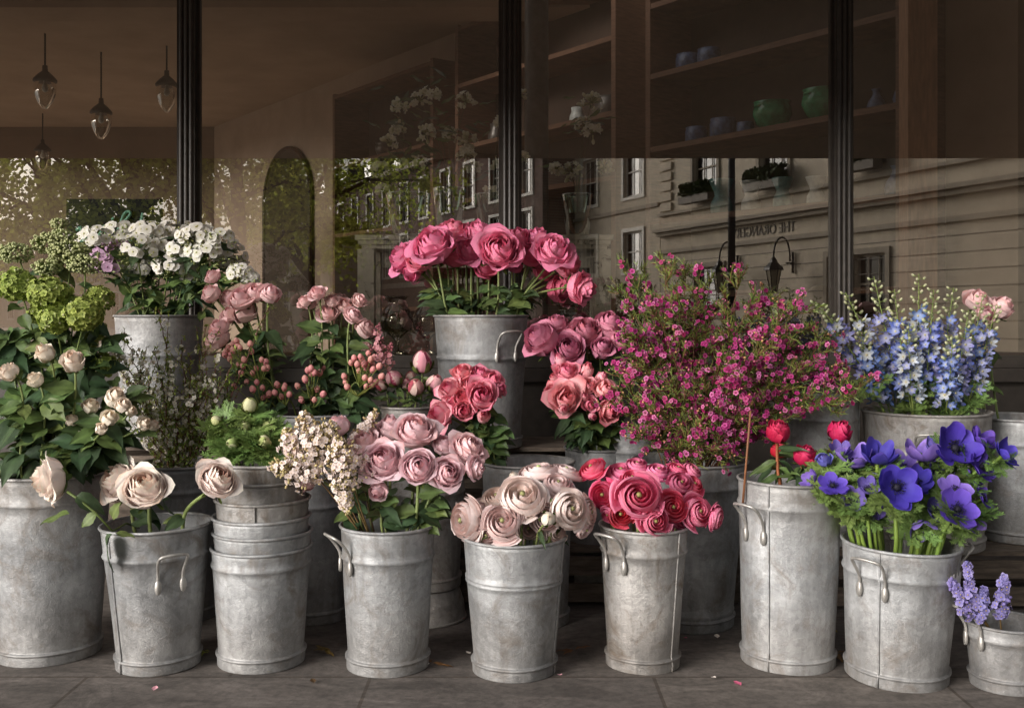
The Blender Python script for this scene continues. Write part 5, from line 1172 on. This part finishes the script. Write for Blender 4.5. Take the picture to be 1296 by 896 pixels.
for i in range(16):
    x, y = rs.uniform(110, 1180), rs.uniform(800, 880); Y = (CAMZ-FZ)*F/(y-400); p = P(x, y, Y); m = MB(); cc = rs.choice((S((236, 150, 170)), S((240, 224, 210)), lin((130, 120, 60)), lin((90, 70, 48)), S((200, 60, 100))))
    m.put(leaf_t(rs.uniform(.012, .022), .8, .35, -.2, cc, serr=0, nu=5, nv=5, rib=1), Matrix.Rotation(rs.random()*6, 4, 'Z'))
    tag(m.build('fallen_petal', M['petal'], mat=Matrix.Translation((p.x, p.y, FZ+.004))), 'small fallen petal or leaf scrap lying on the paving', 'petal', 'scraps fallen on the paving')
# ---------------------------------------------------------------- small floret plants
def spike_mesh(fn, *a):
    return fn(*a)
# delphinium
dcols = [((170, 180, 206), (78, 106, 186)), ((186, 188, 208), (128, 132, 194)), ((206, 204, 190), (170, 182, 208))]
def floret_var(c0, c1, r=1): return floret_t(5, r, .30, .55, c0, c1, lin((206, 196, 150)), 1.1, nv=5, ct=c1)
DF = [floret_var(lin(a), lin(b)) for a, b in dcols]
DB = sphere_t(1, 7, 5, 1.6, lin((126, 140, 84)), lin((206, 204, 168)))
def delph(px0, tip, mid, Yoff, tone, label, seed):
    rs = random.Random(seed); bk = BK['Q'] if px0 < 1260 else BK['R']; b = bk['c']+Vector((((px0-648)/F*bk['c'].y-bk['c'].x)*.55, rs.uniform(-.05, .05), -.14)); Y = bk['c'].y+Yoff
    o = thing('delphinium', label, 'delphinium', b, 0, 'blue delphiniums in the wide bucket'); e = P(tip[0], tip[1], Y)-b; c = P(mid[0], mid[1], Y)-b
    pts = [bez(Vector((0, 0, 0)), Vector((c.x*.5, c.y*.5, c.z*.55)), c*.9+e*.1, e, k/24) for k in range(25)]
    m = MB(); tube(m, pts, .0028, lin((120, 134, 70)), 7, taper=.35); m.build('stem', M['stem'], o)
    fm = MB(); bm = MB(); n = 44
    for k in range(n):
        t = .40+.60*k/n; q = pts[min(24, int(t*24))]*(1-(t*24) % 1)+pts[min(24, int(t*24)+1)]*((t*24) % 1)
        a = k*2.4+rs.uniform(-.3, .3); d = Vector((math.cos(a), math.sin(a), .25+rs.uniform(-.3, .3))); 
        if t < .80:
            ln = .026*(1.1-t*.45); p = q+d.normalized()*ln; tube(fm, [q, q+d*ln*.5+Vector((0, 0, .003)), p], .0009, lin((110, 124, 70)), 4)
            fm.put(DF[tone if rs.random() < .6 else rs.randrange(3)], frame(p, d+Vector((0, -.35, 0)), rs.random()*6, .0165*rs.uniform(.7, 1.2)), rs.uniform(.75, 1.15))
        else:
            ln = .022*(1.5-t); p = q+d.normalized()*ln*1.3; tube(bm, [q, p], .0008, lin((120, 134, 70)), 4)
            bm.put(DB, frame(p, d+Vector((0, 0, .8)), 0, .0062*(1.5-t)*1.15))
    fm.build('florets', M['petal'], o); bm.build('buds', M['petal'], o)
    for k in range(3):
        put_leaf(FERN, o, pts[rs.randrange(6, 11)], (rs.uniform(-1, 1), rs.uniform(-1, 0), rs.uniform(-.2, .5)), rs.uniform(.8, 1.2), 'feathery_leaf', rs=rs)
dl = [(1120, (1032, 382), (1075, 430), .0, 1, 'delphinium leaning furthest to the left over the waxflower'), (1130, (1070, 370), (1105, 440), .02, 2, 'tall greenish white delphinium tip left of the mullion foot'), (1140, (1106, 350), (1125, 440), .03, 1, 'delphinium with many green buds in front of the right mullion'),
      (1150, (1132, 366), (1140, 450), -.04, 0, 'blue delphinium between two budded spikes'), (1160, (1163, 346), (1162, 440), -.02, 2, 'tallest white and pale blue delphinium'), (1170, (1182, 366), (1175, 450), -.06, 0, 'bright blue delphinium right of the tallest'), (1185, (1207, 364), (1195, 440), .0, 1, 'pale delphinium in the right half of the bucket'),
      (1195, (1226, 392), (1215, 470), -.05, 1, 'pale blue delphinium with open florets low on the rim'), (1205, (1244, 372), (1232, 450), .02, 0, 'deep blue delphinium at the right edge'), (1110, (1088, 418), (1100, 470), -.03, 0, 'short blue delphinium low at the left of the bucket'), (1150, (1150, 410), (1150, 470), -.08, 2, 'short white delphinium in front of the others'), (1200, (1205, 425), (1205, 480), -.10, 0, 'short bright blue delphinium hanging over the rim'), (1175, (1175, 400), (1172, 465), .06, 0, 'shaded blue delphinium at the back'), (1215, (1262, 385), (1245, 450), .0, 1, 'delphinium beyond the right edge'), (1125, (1125, 400), (1128, 460), .06, 0, 'shaded blue delphinium at the back left')]
for i, (x, tp, md, yo, tn, lb) in enumerate(dl): delph(x, tp, md, yo, tn, lb, i+1)
# waxflower
WF = [floret_t(5, 1, .52, .05, lin((130, 24, 70)), lin(c_), lin((90, 20, 40)), nv=4) for c_ in ((204, 84, 152), (186, 58, 134), (222, 128, 180), (172, 42, 112))]
WB = sphere_t(1, 6, 5, 1.2, lin((180, 80, 110)), lin((220, 130, 150)))
WB2 = sphere_t(1, 6, 4, 1.2, lin((180, 130, 80)), lin((214, 160, 120)))
def needle(mb, p, d, l, c):
    s = d.cross(Vector((0, 1, .2))).normalized()*.0011
    mb.add([tuple(p-s), tuple(p+s), tuple(p+d*l*.6+s*.8), tuple(p+d*l), tuple(p+d*l*.6-s*.8)], [(0, 1, 2, 3, 4)], c)
def wax(tip, Yoff, seed, leafy=False, bend=0, dens=1.0):
    rs = random.Random(seed); bk = BK['O']; b = bk['c']+Vector((rs.uniform(-.06, .06), rs.uniform(-.05, .05), -.15)); Y = bk['c'].y+Yoff
    o = thing('waxflower_branch', 'branching stem of pink waxflower with needle leaves in the waxflower bunch' if not leafy else 'mostly green waxflower branch with few blooms rising above the bunch', 'waxflower', b, 0, 'pink waxflower branches' if not leafy else 'green waxflower tips')
    e = P(tip[0], tip[1], Y)-b; L = e.length; c1 = Vector((e.x*.12, e.y*.12, L*.45)); c2 = Vector((e.x*.75, e.y*.75, e.z*.75+.03))
    pts = [bez(Vector((0, 0, 0)), c1, c2, e, k/20) for k in range(21)]
    sm, nm = MB(), MB(); clus = []; br = lin((96, 62, 44)); tube(sm, pts, .0021, br, 6, taper=.4)
    def tw(p, d, l, lev, F_=None):
        if F_ is None: F_ = MB(); clus.append(F_)
        q = [p, p+d*l*.5+Vector((0, 0, l*.06)), p+d*l+Vector((0, 0, l*.2))]; tube(sm, q, .0009 if lev else .0013, br*rs.uniform(.8, 1.5), 4, taper=.6)
        n = int((14 if leafy else 9)*l/.06)+3
        for k in range(n):
            t = rs.random(); a = p*(1-t)+q[2]*t; g = rs.random()
            dd = (d*.7+Vector((rs.gauss(0, .6), rs.gauss(0, .6), rs.gauss(.25, .5)))).normalized()
            needle(nm, a, dd, rs.uniform(.012, .024), lin((108, 118, 54))*(.6+.8*g) if g > .35 else lin((70, 82, 44)))
        if lev:
            for s in range(2): tw(p+d*l*rs.uniform(.3, .9), (d+Vector((rs.gauss(0, .5), rs.gauss(0, .5), rs.gauss(0, .4)))).normalized(), l*.6, lev-1, F_)
        if not leafy or rs.random() < .18:
            for k in range(rs.choice((3, 4, 5, 6)) if rs.random() < dens else 0):
                dd = Vector((rs.gauss(0, 1), rs.gauss(-.5, .9), rs.gauss(.3, .8))).normalized(); pp = q[2]+dd*rs.uniform(.005, .017); tube(sm, [q[2]-d*.004, pp], .0006, lin((110, 90, 50)), 3)
                if rs.random() < .70: F_.put(rs.choice(WF), frame(pp, dd+Vector((0, -.5, .1)), rs.random()*6, rs.uniform(.0050, .0074)), rs.uniform(.8, 1.2))
                else: F_.put(WB if rs.random() < .6 else WB2, frame(pp, dd, 0, rs.uniform(.0018, .0032)))
    for k in range(15 if not leafy else 12):
        t = rs.uniform(.38, 1.0); j = t*19.9; p = pts[int(j)]; tg = (pts[min(20, int(j)+1)]-pts[int(j)-1]).normalized()
        d = (tg*.9+Vector((rs.gauss(0, .6), rs.gauss(-.1, .6), rs.gauss(0, .4)))).normalized(); tw(p, d, rs.uniform(.035, .075), 1)
    tw(pts[-2], (pts[-1]-pts[-3]).normalized(), .03, 1)
    sm.build('twigs', M['stem'], o); nm.build('needle_foliage', M['leaf'], o, smooth=False)
    for g in clus:
        if g.n: g.build('flower_cluster', M['petal'], o)
wt = [(800, 400), (795, 440), (790, 480), (788, 520), (812, 550), (830, 390), (835, 430), (825, 470), (830, 520), (860, 410), (865, 450), (858, 490), (865, 530), (890, 380), (895, 430), (900, 480), (905, 520), (925, 400), (930, 440), (935, 490), (935, 530), (958, 392), (962, 430), (965, 470), (968, 515), (990, 400), (995, 440), (992, 480), (1020, 420), (1025, 460), (1020, 500), (1048, 445), (1052, 478), (1070, 500), (1085, 488), (980, 420), (848, 560), (880, 560), (920, 555), (845, 460), (880, 500), (1005, 470), (910, 455)]
rs = random.Random(3)
for i, tp in enumerate(wt): wax(tp, rs.uniform(-.16, .10) - (.05 if tp[1] > 480 else 0), i+100, dens=rs.choice((.25, .5, .7, .8)))
for i, tp in enumerate([(792, 372), (815, 345), (835, 325), (842, 340), (868, 345), (898, 360), (885, 350), (935, 358), (950, 385), (978, 385), (1005, 392), (1040, 430), (1050, 470), (960, 440), (805, 360)]): wax(tp, rs.uniform(-.05, .10), i+300, True)
# white phlox
PW = [floret_t(5, 1, .56, -.05, lin((228, 224, 204)), lin((246, 243, 238)), lin((190, 190, 110)), 1.1, nv=5, ct=lin((150, 160, 100))), floret_t(5, 1, .56, .05, lin((196, 156, 190)), lin((214, 178, 204)), lin((170, 120, 150)), 1.1, nv=5)]
GB = sphere_t(1, 6, 5, 2.2, lin((96, 116, 56)), lin((186, 190, 130)))
def phlox(tip, r, Yoff, tone, seed, label):
    rs = random.Random(seed); bk = BK['S']; b = bk['c']+Vector((rs.uniform(-.04, .04), rs.uniform(-.04, .04), -.14)); Y = bk['c'].y+Yoff
    o = thing('white_phlox' if not tone else 'lilac_phlox', label, 'phlox', b, 0, 'phlox stems in the raised left bucket'); e = P(tip[0], tip[1], Y)-b
    q = Vector((max(-.08, min(.08, e.x*.4)), e.y*.3, .15)); pts = [bez(Vector((0, 0, 0)), q, q*.6+e*.4+Vector((0, 0, .04)), e, k/12) for k in range(13)]
    m = MB(); tube(m, pts, .0024, lin((96, 110, 54)), 7); m.build('stem', M['stem'], o)
    fm, gm = MB(), MB(); R = r*Y/F; dirn = (pts[-1]-pts[-3]).normalized()
    for k in range(34):
        d = Vector((rs.gauss(0, 1), rs.gauss(-.5, 1), rs.gauss(.25, .8))).normalized(); p = e+Vector((d.x*R*1.25, d.y*R, d.z*R*.9))*rs.uniform(.75, 1.05)-dirn*R*.3
        tube(gm, [e-dirn*R*1.0, (e-dirn*R*.4)*.5+p*.5, p], .0008, lin((110, 124, 64)), 4)
        if d.z > -.25 and rs.random() < .78: fm.put(PW[tone], frame(p, d+Vector((0, -.55, .15)), rs.random()*6, rs.uniform(.0125, .0175)), rs.uniform(.9, 1.06))
        else:
            for s in range(3): gm.put(GB, frame(p+Vector((rs.gauss(0, .007), rs.gauss(0, .007), rs.gauss(0, .007))), d+Vector((0, 0, .5)), 0, rs.uniform(.002, .0032)))
    fm.build('florets', M['petal'], o); gm.build('buds', M['leaf'], o)
    for k in range(12):
        t = rs.randrange(3, 12); put_leaf(LONGLEAF if k % 2 else LEAVES, o, pts[t], (rs.uniform(-1, 1), rs.uniform(-1, .1), rs.uniform(-.3, .8)), rs.uniform(.7, 1.1), rs=rs)
ph = [(118, 300, 20, 0), (150, 292, 18, 0), (140, 315, 20, 1), (172, 312, 22, 0), (186, 290, 20, 0), (205, 308, 22, 0), (222, 290, 20, 0), (238, 312, 22, 0), (250, 295, 20, 0), (262, 318, 22, 0), (275, 300, 20, 0), (290, 318, 20, 0), (298, 335, 18, 0), (308, 345, 13, 0), (215, 335, 18, 0), (182, 340, 16, 0), (128, 335, 16, 1), (245, 345, 16, 0), (318, 352, 9, 0)]
for i, (x, y, r, t) in enumerate(ph): phlox((x, y), r, rs.uniform(-.12, .08), t, i+500, '%s phlox head with green buds, %s in the raised left bucket' % (('white', 'pale lilac')[t], ORD[sorted(ph).index((x, y, r, t))]))
# lilac
def lilac(axis, r, Y, bk, seed, label, c0, c1, budc, n=230, fs=.0062, name='lilac_sprig', budf=.35, cat='lilac', elong=True):
    rs = random.Random(seed); bkc = BK[bk]['c']; b = bkc+Vector((0, 0, -.12)); a0, a1 = P(*axis[0], Y)-b, P(*axis[1], Y)-b
    o = thing(name, label, cat, b); st = MB(); q = a0.copy(); rx = min(.8*BK[bk]['R'], Vector((a0.x, a0.y)).length); h = Vector((a0.x, a0.y, 0)); h = h*(rx/max(h.length, 1e-4))
    tube(st, [bez(Vector((0, 0, 0)), h*.9+Vector((0, 0, .13)), a0*.8+Vector((0, 0, .02)), a0, k/8) for k in range(9)]+[a0*.5+a1*.5, a1*.97+a0*.03], .0024, lin((104, 84, 52)), 6, taper=.4); st.build('stem', M['stem'], o)
    FT = floret_t(4, 1, .5, .05, lin(c0), lin(c1), lin((200, 170, 90)), 1.2, nv=4, ct=lin(c0)); BT = sphere_t(.5, 6, 4, 1.5, lin(budc)*.8, lin(budc)); fm, bm = MB(), MB(); R = r*Y/F
    for k in range(n):
        t = rs.random(); c = a0*(1-t)+a1*t; rr = R*(1-.75*t) * (1 if t > .1 else .8)
        lump = .8+.3*math.sin(t*22+seed); d = Vector((rs.gauss(0, 1), rs.gauss(-.2, 1), rs.gauss(0, 1))).normalized(); p = c+d*rr*lump*rs.uniform(.75, 1.1)
        tube(bm, [c*.6+p*.4, p], .0006, lin((120, 110, 70)), 3)
        if rs.random() < budf*(.4+1.8*t): bm.put(BT, frame(p, d, 0, fs*rs.uniform(.7, 1.1)))
        else: fm.put(FT, frame(p, d+Vector((0, -.3, 0)), rs.random()*6, fs*rs.uniform(.85, 1.2)), rs.uniform(.85, 1.1))
    fm.build('florets', M['petal'], o); bm.build('buds', M['petal'], o)
    return o
LC = ((230, 208, 196), (246, 232, 226), (206, 186, 136))
for i, (ax, r, y, lb) in enumerate([(((400, 590), (385, 525)), 30, 2.30, 'full cream lilac panicle pointing up at the left'), (((395, 600), (345, 590)), 26, 2.26, 'cream lilac panicle pointing out to the left'), (((440, 600), (430, 560)), 30, 2.24, 'broad cream lilac panicle beside the blush roses'), (((435, 610), (440, 645)), 18, 2.22, 'cream lilac cluster hanging down over the leaves'), (((450, 560), (476, 520)), 15, 2.40, 'small upright lilac sprig behind the blush roses'), (((400, 560), (420, 540)), 26, 2.30, 'budded cream lilac panicle in the middle of the lilacs'), (((370, 570), (362, 545)), 18, 2.30, 'small outer cream lilac cluster')]):
    lilac(ax, r*1.15, y, 'D', i+40, lb, *LC, n=int(300*(r/28)**1.5)+50)
lilac(((482, 455), (478, 412)), 14, 2.86, 'T', 60, 'dusky pink lilac sprig right of the peach roses', (180, 120, 128), (206, 150, 156), (170, 100, 110), n=110, fs=.006)
lilac(((490, 465), (495, 436)), 9, 2.86, 'T', 61, 'smaller dusky pink lilac sprig against the glass', (180, 120, 128), (206, 150, 156), (170, 100, 110), n=60, fs=.006)
for i, (ax, r, lb) in enumerate([(((1232, 770), (1224, 712)), 12, 'pale blue hyacinth spike standing tallest at the right edge'), (((1225, 775), (1204, 735)), 13, 'pale blue hyacinth spike leaning left'), (((1240, 780), (1246, 745)), 14, 'pale blue hyacinth spike in front at the right edge'), (((1265, 780), (1272, 728)), 13, 'pale blue hyacinth spike beyond the right edge')]):
    lilac(ax, r, 2.14, 'I', i+70, lb, (110, 104, 176), (166, 158, 206), (130, 120, 180), n=90, fs=.0085, name='hyacinth', budf=.15, cat='hyacinth')
# viburnum snowballs
VF = [floret_t(5, 1, .5, .1, lin(a), lin(b_), lin((120, 140, 50)), nv=3) for a, b_ in (((120, 140, 56), (182, 196, 104)), ((104, 126, 50), (164, 180, 92)))]
VB = sphere_t(.55, 6, 4, 1, lin((140, 156, 80)), lin((196, 200, 150)))
def ball(px, py, r, Y, style, label, seed, bk='A'):
    rs = random.Random(seed); b = BK[bk]['c']+Vector((rs.uniform(-.04, .04), rs.uniform(0, .05), -.1)); o = thing('snowball_viburnum' if not style else 'green_viburnum', label, 'viburnum', b, 0, 'green viburnum heads at the left')
    r *= 1.2; e = P(px, py, Y)-b; m = MB(); tube(m, [bez(Vector((0, 0, 0)), Vector((0, .05, .2)), e*.6+Vector((0, .04, .05)), e+Vector((0, .01, 0)), k/10) for k in range(11)], .0028, lin((100, 116, 56)), 6, taper=.7); m.build('stem', M['stem'], o)
    fm = MB(); R = r*Y/F; n = int(150*(r/18)**2)+30
    for k in range(n):
        d = Vector((rs.gauss(0, 1), rs.gauss(-.2, 1), rs.gauss(0, 1))).normalized(); p = e+Vector((d.x, d.y, d.z*(.85 if not style else .6)))*R*(rs.uniform(.82, 1.0)+.08*math.sin(d.x*7+d.z*9))
        if style or rs.random() < .1:
            fm.put(VB, frame(p, d, 0, .0062*rs.uniform(.7, 1.2)), rs.uniform(.7, 1.2)); tube(fm, [e*.5+p*.5, p], .0007, lin((110, 126, 60)), 3)
        else: fm.put(rs.choice(VF), frame(p, d+Vector((rs.gauss(0, .3), rs.gauss(0, .3), rs.gauss(0, .3))), rs.random()*6, .0082*rs.uniform(.8, 1.15)), rs.uniform(.75, 1.2))
    fm.build('flower_head', M['petal'], o)
    for k in range(5): put_leaf(LEAVES, o, e*rs.uniform(.7, .93)+Vector((rs.uniform(-.03, .03), 0, rs.uniform(-.03, .0))), (rs.uniform(-1, 1), rs.uniform(-1, 0), rs.uniform(-.7, .4)), rs.uniform(.8, 1.2), rs=rs)
for i, (x, y, r, Y, st, lb) in enumerate([(62, 372, 22, 2.5, 0, 'large lime green snowball head at the far left'), (90, 392, 17, 2.52, 0, 'lime snowball head beside the largest one'), (106, 398, 20, 2.46, 0, 'lime snowball head in the middle of the group'), (126, 378, 15, 2.55, 0, 'right hand lime snowball head below the phlox'), (68, 405, 16, 2.46, 0, 'lime snowball head under the largest one'), (52, 398, 13, 2.52, 0, 'small lime snowball at the left edge'), (132, 462, 14, 2.55, 0, 'lime snowball low beside the blossom twigs'), (108, 432, 13, 2.62, 0, 'shaded lime snowball behind the cream roses'), (118, 418, 13, 2.6, 0, 'half hidden lime snowball'), (88, 320, 22, 2.62, 1, 'flat green budded head with white tips'), (62, 308, 18, 2.64, 1, 'budded green head at the far left'), (80, 300, 14, 2.66, 1, 'upper budded green head beside the phlox'), (60, 338, 15, 2.6, 1, 'budded green head just above the large snowball'), (106, 334, 17, 2.6, 1, 'white tipped budded head nearest the phlox'), (22, 360, 20, 2.5, 0, 'lime snowball beyond the left edge'), (20, 320, 18, 2.6, 1, 'budded green head beyond the left edge'), (75, 283, 9, 2.66, 1, 'topmost small green budded tip')]): ball(x, y, r, Y, st, lb, i+80)
# blossom twigs
BF = floret_t(5, 1, .5, .2, lin((226, 218, 196)), lin((236, 230, 220)), lin((170, 160, 80)), nv=3)
def twig(tip, mid, Yoff, seed, white):
    rs = random.Random(seed); bk = BK['J']; b = bk['c']+Vector((rs.uniform(-.06, .06), rs.uniform(-.05, .05), -.15)); Y = bk['c'].y+Yoff
    o = thing('blossom_twig', 'reddish brown twig with small green leaf tufts in the blossom bucket' if not white else 'thin twig with small white blossoms in the blossom bucket', 'twig', b, 0, 'leafy blossom twigs' if not white else 'white blossom twigs'); e = P(tip[0], tip[1], Y)-b; c = P(mid[0], mid[1], Y)-b
    pts = [bez(Vector((0, 0, 0)), Vector((c.x*.3, c.y*.3, .16)), c, e, k/30)+Vector((rs.gauss(0, .002), rs.gauss(0, .002), 0)) for k in range(31)]; sm, lm, fm = MB(), MB(), MB(); bc = lin((96, 58, 48)); tube(sm, pts, .0026, bc, 6, taper=.45)
    def tuft(p, big=1):
        for s in range(rs.choice((3, 4, 5, 6))):
            d = Vector((rs.gauss(0, 1), rs.gauss(-.3, 1), rs.gauss(.5, .8))).normalized(); T = TL[rs.randrange(3)]; lm.put(T, frame(p, Vector((0, 0, 1))) @ Matrix.Identity(4) if 0 else (Matrix.Translation(p) @ d.to_track_quat('X', 'Z').to_matrix().to_4x4() @ Matrix.Scale(rs.uniform(.6, 1.15)*big, 4)), rs.uniform(.7, 1.3))
        if rs.random() < (.08 if not white else .34):
            for s in range(rs.choice((1, 2, 3))):
                d = Vector((rs.gauss(0, 1), rs.gauss(-.8, .8), rs.gauss(0, 1))).normalized(); pp = p+d*.012; tube(sm, [p, pp], .0006, lin((110, 120, 60)), 3); fm.put(BF, frame(pp, d, rs.random()*6, rs.uniform(.005, .0078)))
    for k in range(8, 31):
        for r_ in range(2): tuft(pts[k]+Vector((rs.gauss(0, .004), rs.gauss(0, .004), rs.gauss(0, .004))))
    for k in range(5):
        j = rs.randrange(9, 26); d = Vector((rs.gauss(0, .7), rs.gauss(0, .5), 1)).normalized(); L = rs.uniform(.05, .13); q = [pts[j], pts[j]+d*L*.5, pts[j]+d*L+Vector((0, 0, .01))]; tube(sm, q, .0013, bc, 5, taper=.5)
        for z_ in np.linspace(.15, 1, 7): tuft(q[0]*(1-z_)+q[2]*z_, .9)
    sm.build('woody_stem', M['stem'], o); lm.build('leaf_tufts', M['leaf'], o)
    if fm.n: fm.build('blossoms', M['petal'], o)
TL = [leaf_t(.014, .42, .2, d, c, serr=0, nu=3, nv=4) for d, c in ((.2, lin((132, 146, 68))), (.5, lin((110, 124, 58))), (.1, lin((154, 160, 84))))]
for i, (tp, md, w) in enumerate([((200, 392), (222, 470), 0), ((262, 412), (250, 490), 0), ((340, 388), (300, 480), 0), ((135, 440), (180, 450), 1), ((160, 430), (190, 500), 1), ((152, 470), (190, 500), 1), ((180, 455), (200, 520), 1), ((215, 455), (220, 520), 1), ((240, 450), (238, 520), 1), ((230, 430), (235, 500), 0), ((275, 450), (262, 520), 1), ((292, 478), (280, 540), 0), ((300, 440), (275, 520), 0), ((165, 500), (190, 540), 0), ((205, 480), (210, 540), 0), ((250, 500), (245, 550), 0), ((190, 520), (205, 560), 1), ((275, 530), (255, 560), 0), ((225, 510), (228, 550), 0), ((380, 370), (350, 440), 0) if 0 else ((258, 470), (250, 530), 1), ((178, 480), (196, 540), 0), ((240, 540), (240, 570), 0), ((195, 440), (215, 510), 0)]): twig(tp, md, rs.uniform(-.08, .10), i+400, w)
# hypericum
BERRY = tm(sphere_t(1, 12, 8, 1.25, lin((222, 130, 132)), lin((240, 178, 170)), .25), 'berry', M['petal'])
CAL = tm(floret_t(5, 1, .4, .6, lin((70, 90, 44)), lin((100, 120, 60)), nv=3), 'calyx', M['leaf'])
def hyper(berries, Yoff, label, seed):
    rs = random.Random(seed); bk = BK['T']; Y = bk['c'].y+Yoff; mx = sum(b_[0] for b_ in berries)/len(berries); my = max(b_[1] for b_ in berries); b = bk['c']+Vector((((mx-648)/F*Y-bk['c'].x)*.4, -.03, -.12)); o = thing('hypericum_stem', label, 'berries', b, 0, 'pink hypericum berry stems'); sm = MB()
    hub = P(mx+(400-mx)*.12, my+12, Y)-b; tube(sm, [bez(Vector((0, 0, 0)), Vector((hub.x*.4, hub.y*.4, hub.z+.02)), hub*.9+Vector((0, 0, .05)), hub, k/10) for k in range(11)], .0022, lin((104, 114, 56)), 6)
    for (x, y) in berries:
        Yb = Y+rs.uniform(-.035, .035); p = P(x, y, Yb)-b; mid = hub*.45+p*.55+Vector((0, 0, -.006)); tube(sm, [hub, mid, p], .0012, lin((120, 128, 60)), 5, taper=.7); d = (p-mid).normalized()+Vector((0, -.2, .4)); s_ = rs.uniform(.0072, .0092)
        inst('berry', BERRY, o, frame(p, d, 0, s_)); 
        cm = inst('calyx', CAL, o, frame(p-d.normalized()*s_*1.0, d, 0, s_*1.15))
    sm.build('stem', M['stem'], o)
    for k in range(5): put_leaf(LEAVES, o, hub*rs.uniform(.6, 1.0), (rs.uniform(-1, 1), rs.uniform(-1, 0), rs.uniform(-.6, .5)), rs.uniform(.7, 1.1), rs=rs)
Zp = lambda L: [(240+x*.29, 330+y*.29) for x, y in L]
for i, (L_, yo, lb) in enumerate([
    ([(170, 380), (190, 365), (210, 370), (155, 410), (175, 430), (190, 390), (220, 380), (160, 395), (205, 350), (180, 410)], -.05, 'tight round cluster of pink berries below the left peach roses'),
    ([(265, 363), (270, 395), (238, 432), (215, 455), (232, 460), (225, 490), (275, 490), (290, 470), (314, 432), (333, 442), (340, 468), (325, 470)], -.06, 'loose spray of pink berries right of the tight cluster'),
    ([(250, 528), (275, 560), (293, 530), (318, 555), (195, 547), (322, 598), (346, 582)], -.09, 'pink berry stem hanging low above the green anemone buds'),
    ([(382, 541), (416, 545), (413, 555), (400, 592), (435, 583), (372, 575)], -.08, 'small group of pink berries low over the bucket rim'),
    ([(472, 547), (504, 515), (516, 478), (530, 470), (545, 488), (550, 475), (568, 488), (586, 470), (532, 490)], -.06, 'pink berry spray in the middle of the bucket'),
    ([(488, 607), (530, 605), (556, 560), (583, 582), (545, 607), (505, 520)], -.08, 'low drooping pink berries beside the empty rim'),
    ([(704, 445), (718, 425), (732, 452), (738, 480), (752, 430), (762, 450), (780, 405), (785, 445), (800, 455), (805, 420), (765, 510), (770, 465), (800, 475), (828, 460), (790, 430), (745, 418)], -.07, 'dense pink berry cluster at the right of its bucket'),
    ([(675, 505), (680, 530), (688, 550), (790, 520), (795, 547), (812, 530), (838, 505), (770, 548)], -.09, 'pink berries scattered along the lower right of the bucket')]): hyper(Zp(L_), yo, lb, i+20)
# fallen bits on the paving
for i, (x, y, lb) in enumerate([(243, 826, 'yellow green fallen blossom between the tapered bucket and the stack'), (262, 829, 'fallen green sprig beside the nested stack'), (722, 828, 'dry brown leaf lying right of the ranunculus bucket'), (550, 843, 'dry leaf lying right of the lilac bucket'), (416, 826, 'dry leaf behind the lilac bucket'), (1058, 832, 'yellowish leaf lying beside the anemone bucket')]):
    Y = (CAMZ-FZ)*F/(y-400); p = P(x, y, Y); m = MB(); rr = random.Random(i)
    for k in range(5 if i < 2 else 3): m.put(leaf_t(.022 if i < 2 else .04, .35, .2, .2, lin((150, 150, 60)) if i < 2 else lin((110, 84, 50)), serr=0, nu=3, nv=5), Matrix.Translation((rr.uniform(-.012, .012), rr.uniform(-.01, .01), .006)) @ Matrix.Rotation(rr.random()*6, 4, 'Z') @ Matrix.Rotation(rr.uniform(-.3, .1), 4, 'Y'))
    tag(m.build('fallen_leaf', M['leaf'], mat=Matrix.Translation((p.x, p.y, FZ+.003))), lb, 'leaf')
# ================================================================ light and camera
w = bpy.data.worlds.new('World'); bpy.context.scene.world = w; w.use_nodes = True; nt = w.node_tree
bg = nt.nodes['Background']; sky = nt.nodes.new('ShaderNodeTexSky'); sky.sky_type = 'NISHITA'; sky.sun_disc = False
SE, SA = math.radians(16), math.radians(226)
sky.sun_elevation = SE; sky.sun_rotation = SA; sky.air_density = 1.2; sky.dust_density = 3; sky.ozone_density = 1
hs = nt.nodes.new('ShaderNodeHueSaturation'); hs.inputs['Saturation'].default_value = .30
tn = mixc(nt, 1.0, hs.outputs[0], (1.0, .985, .975), 'MULTIPLY')
nt.links.new(sky.outputs[0], hs.inputs['Color']); nt.links.new(tn, bg.inputs['Color']); bg.inputs['Strength'].default_value = .15
sd = bpy.data.lights.new('sun', 'SUN'); so = bpy.data.objects.new('sun', sd); C.objects.link(so)
sd.energy = 4.0; sd.angle = math.radians(36); sd.color = (1, .965, .94)
dirs = Vector((math.sin(SA)*math.cos(SE), math.cos(SA)*math.cos(SE), math.sin(SE)))
so.rotation_euler = dirs.to_track_quat('Z', 'Y').to_euler(); so.location = (0, -5, 8)
cd = bpy.data.cameras.new('camera'); cam = bpy.data.objects.new('camera', cd); C.objects.link(cam); bpy.context.scene.camera = cam
cam.location = (0, 0, CAMZ); cam.rotation_euler = (math.pi/2, 0, 0); cd.sensor_width = 36; cd.lens = 36*F/1296; cd.clip_end = 2000; cd.clip_start = .05
cd.shift_y = -(448-400)/1296
sc = bpy.context.scene; sc.view_settings.view_transform = 'Standard'; sc.view_settings.look = 'None'; sc.view_settings.exposure = 0
sc.render.resolution_x = 1024; sc.render.resolution_y = 707
sc.cycles.transparent_max_bounces = 24
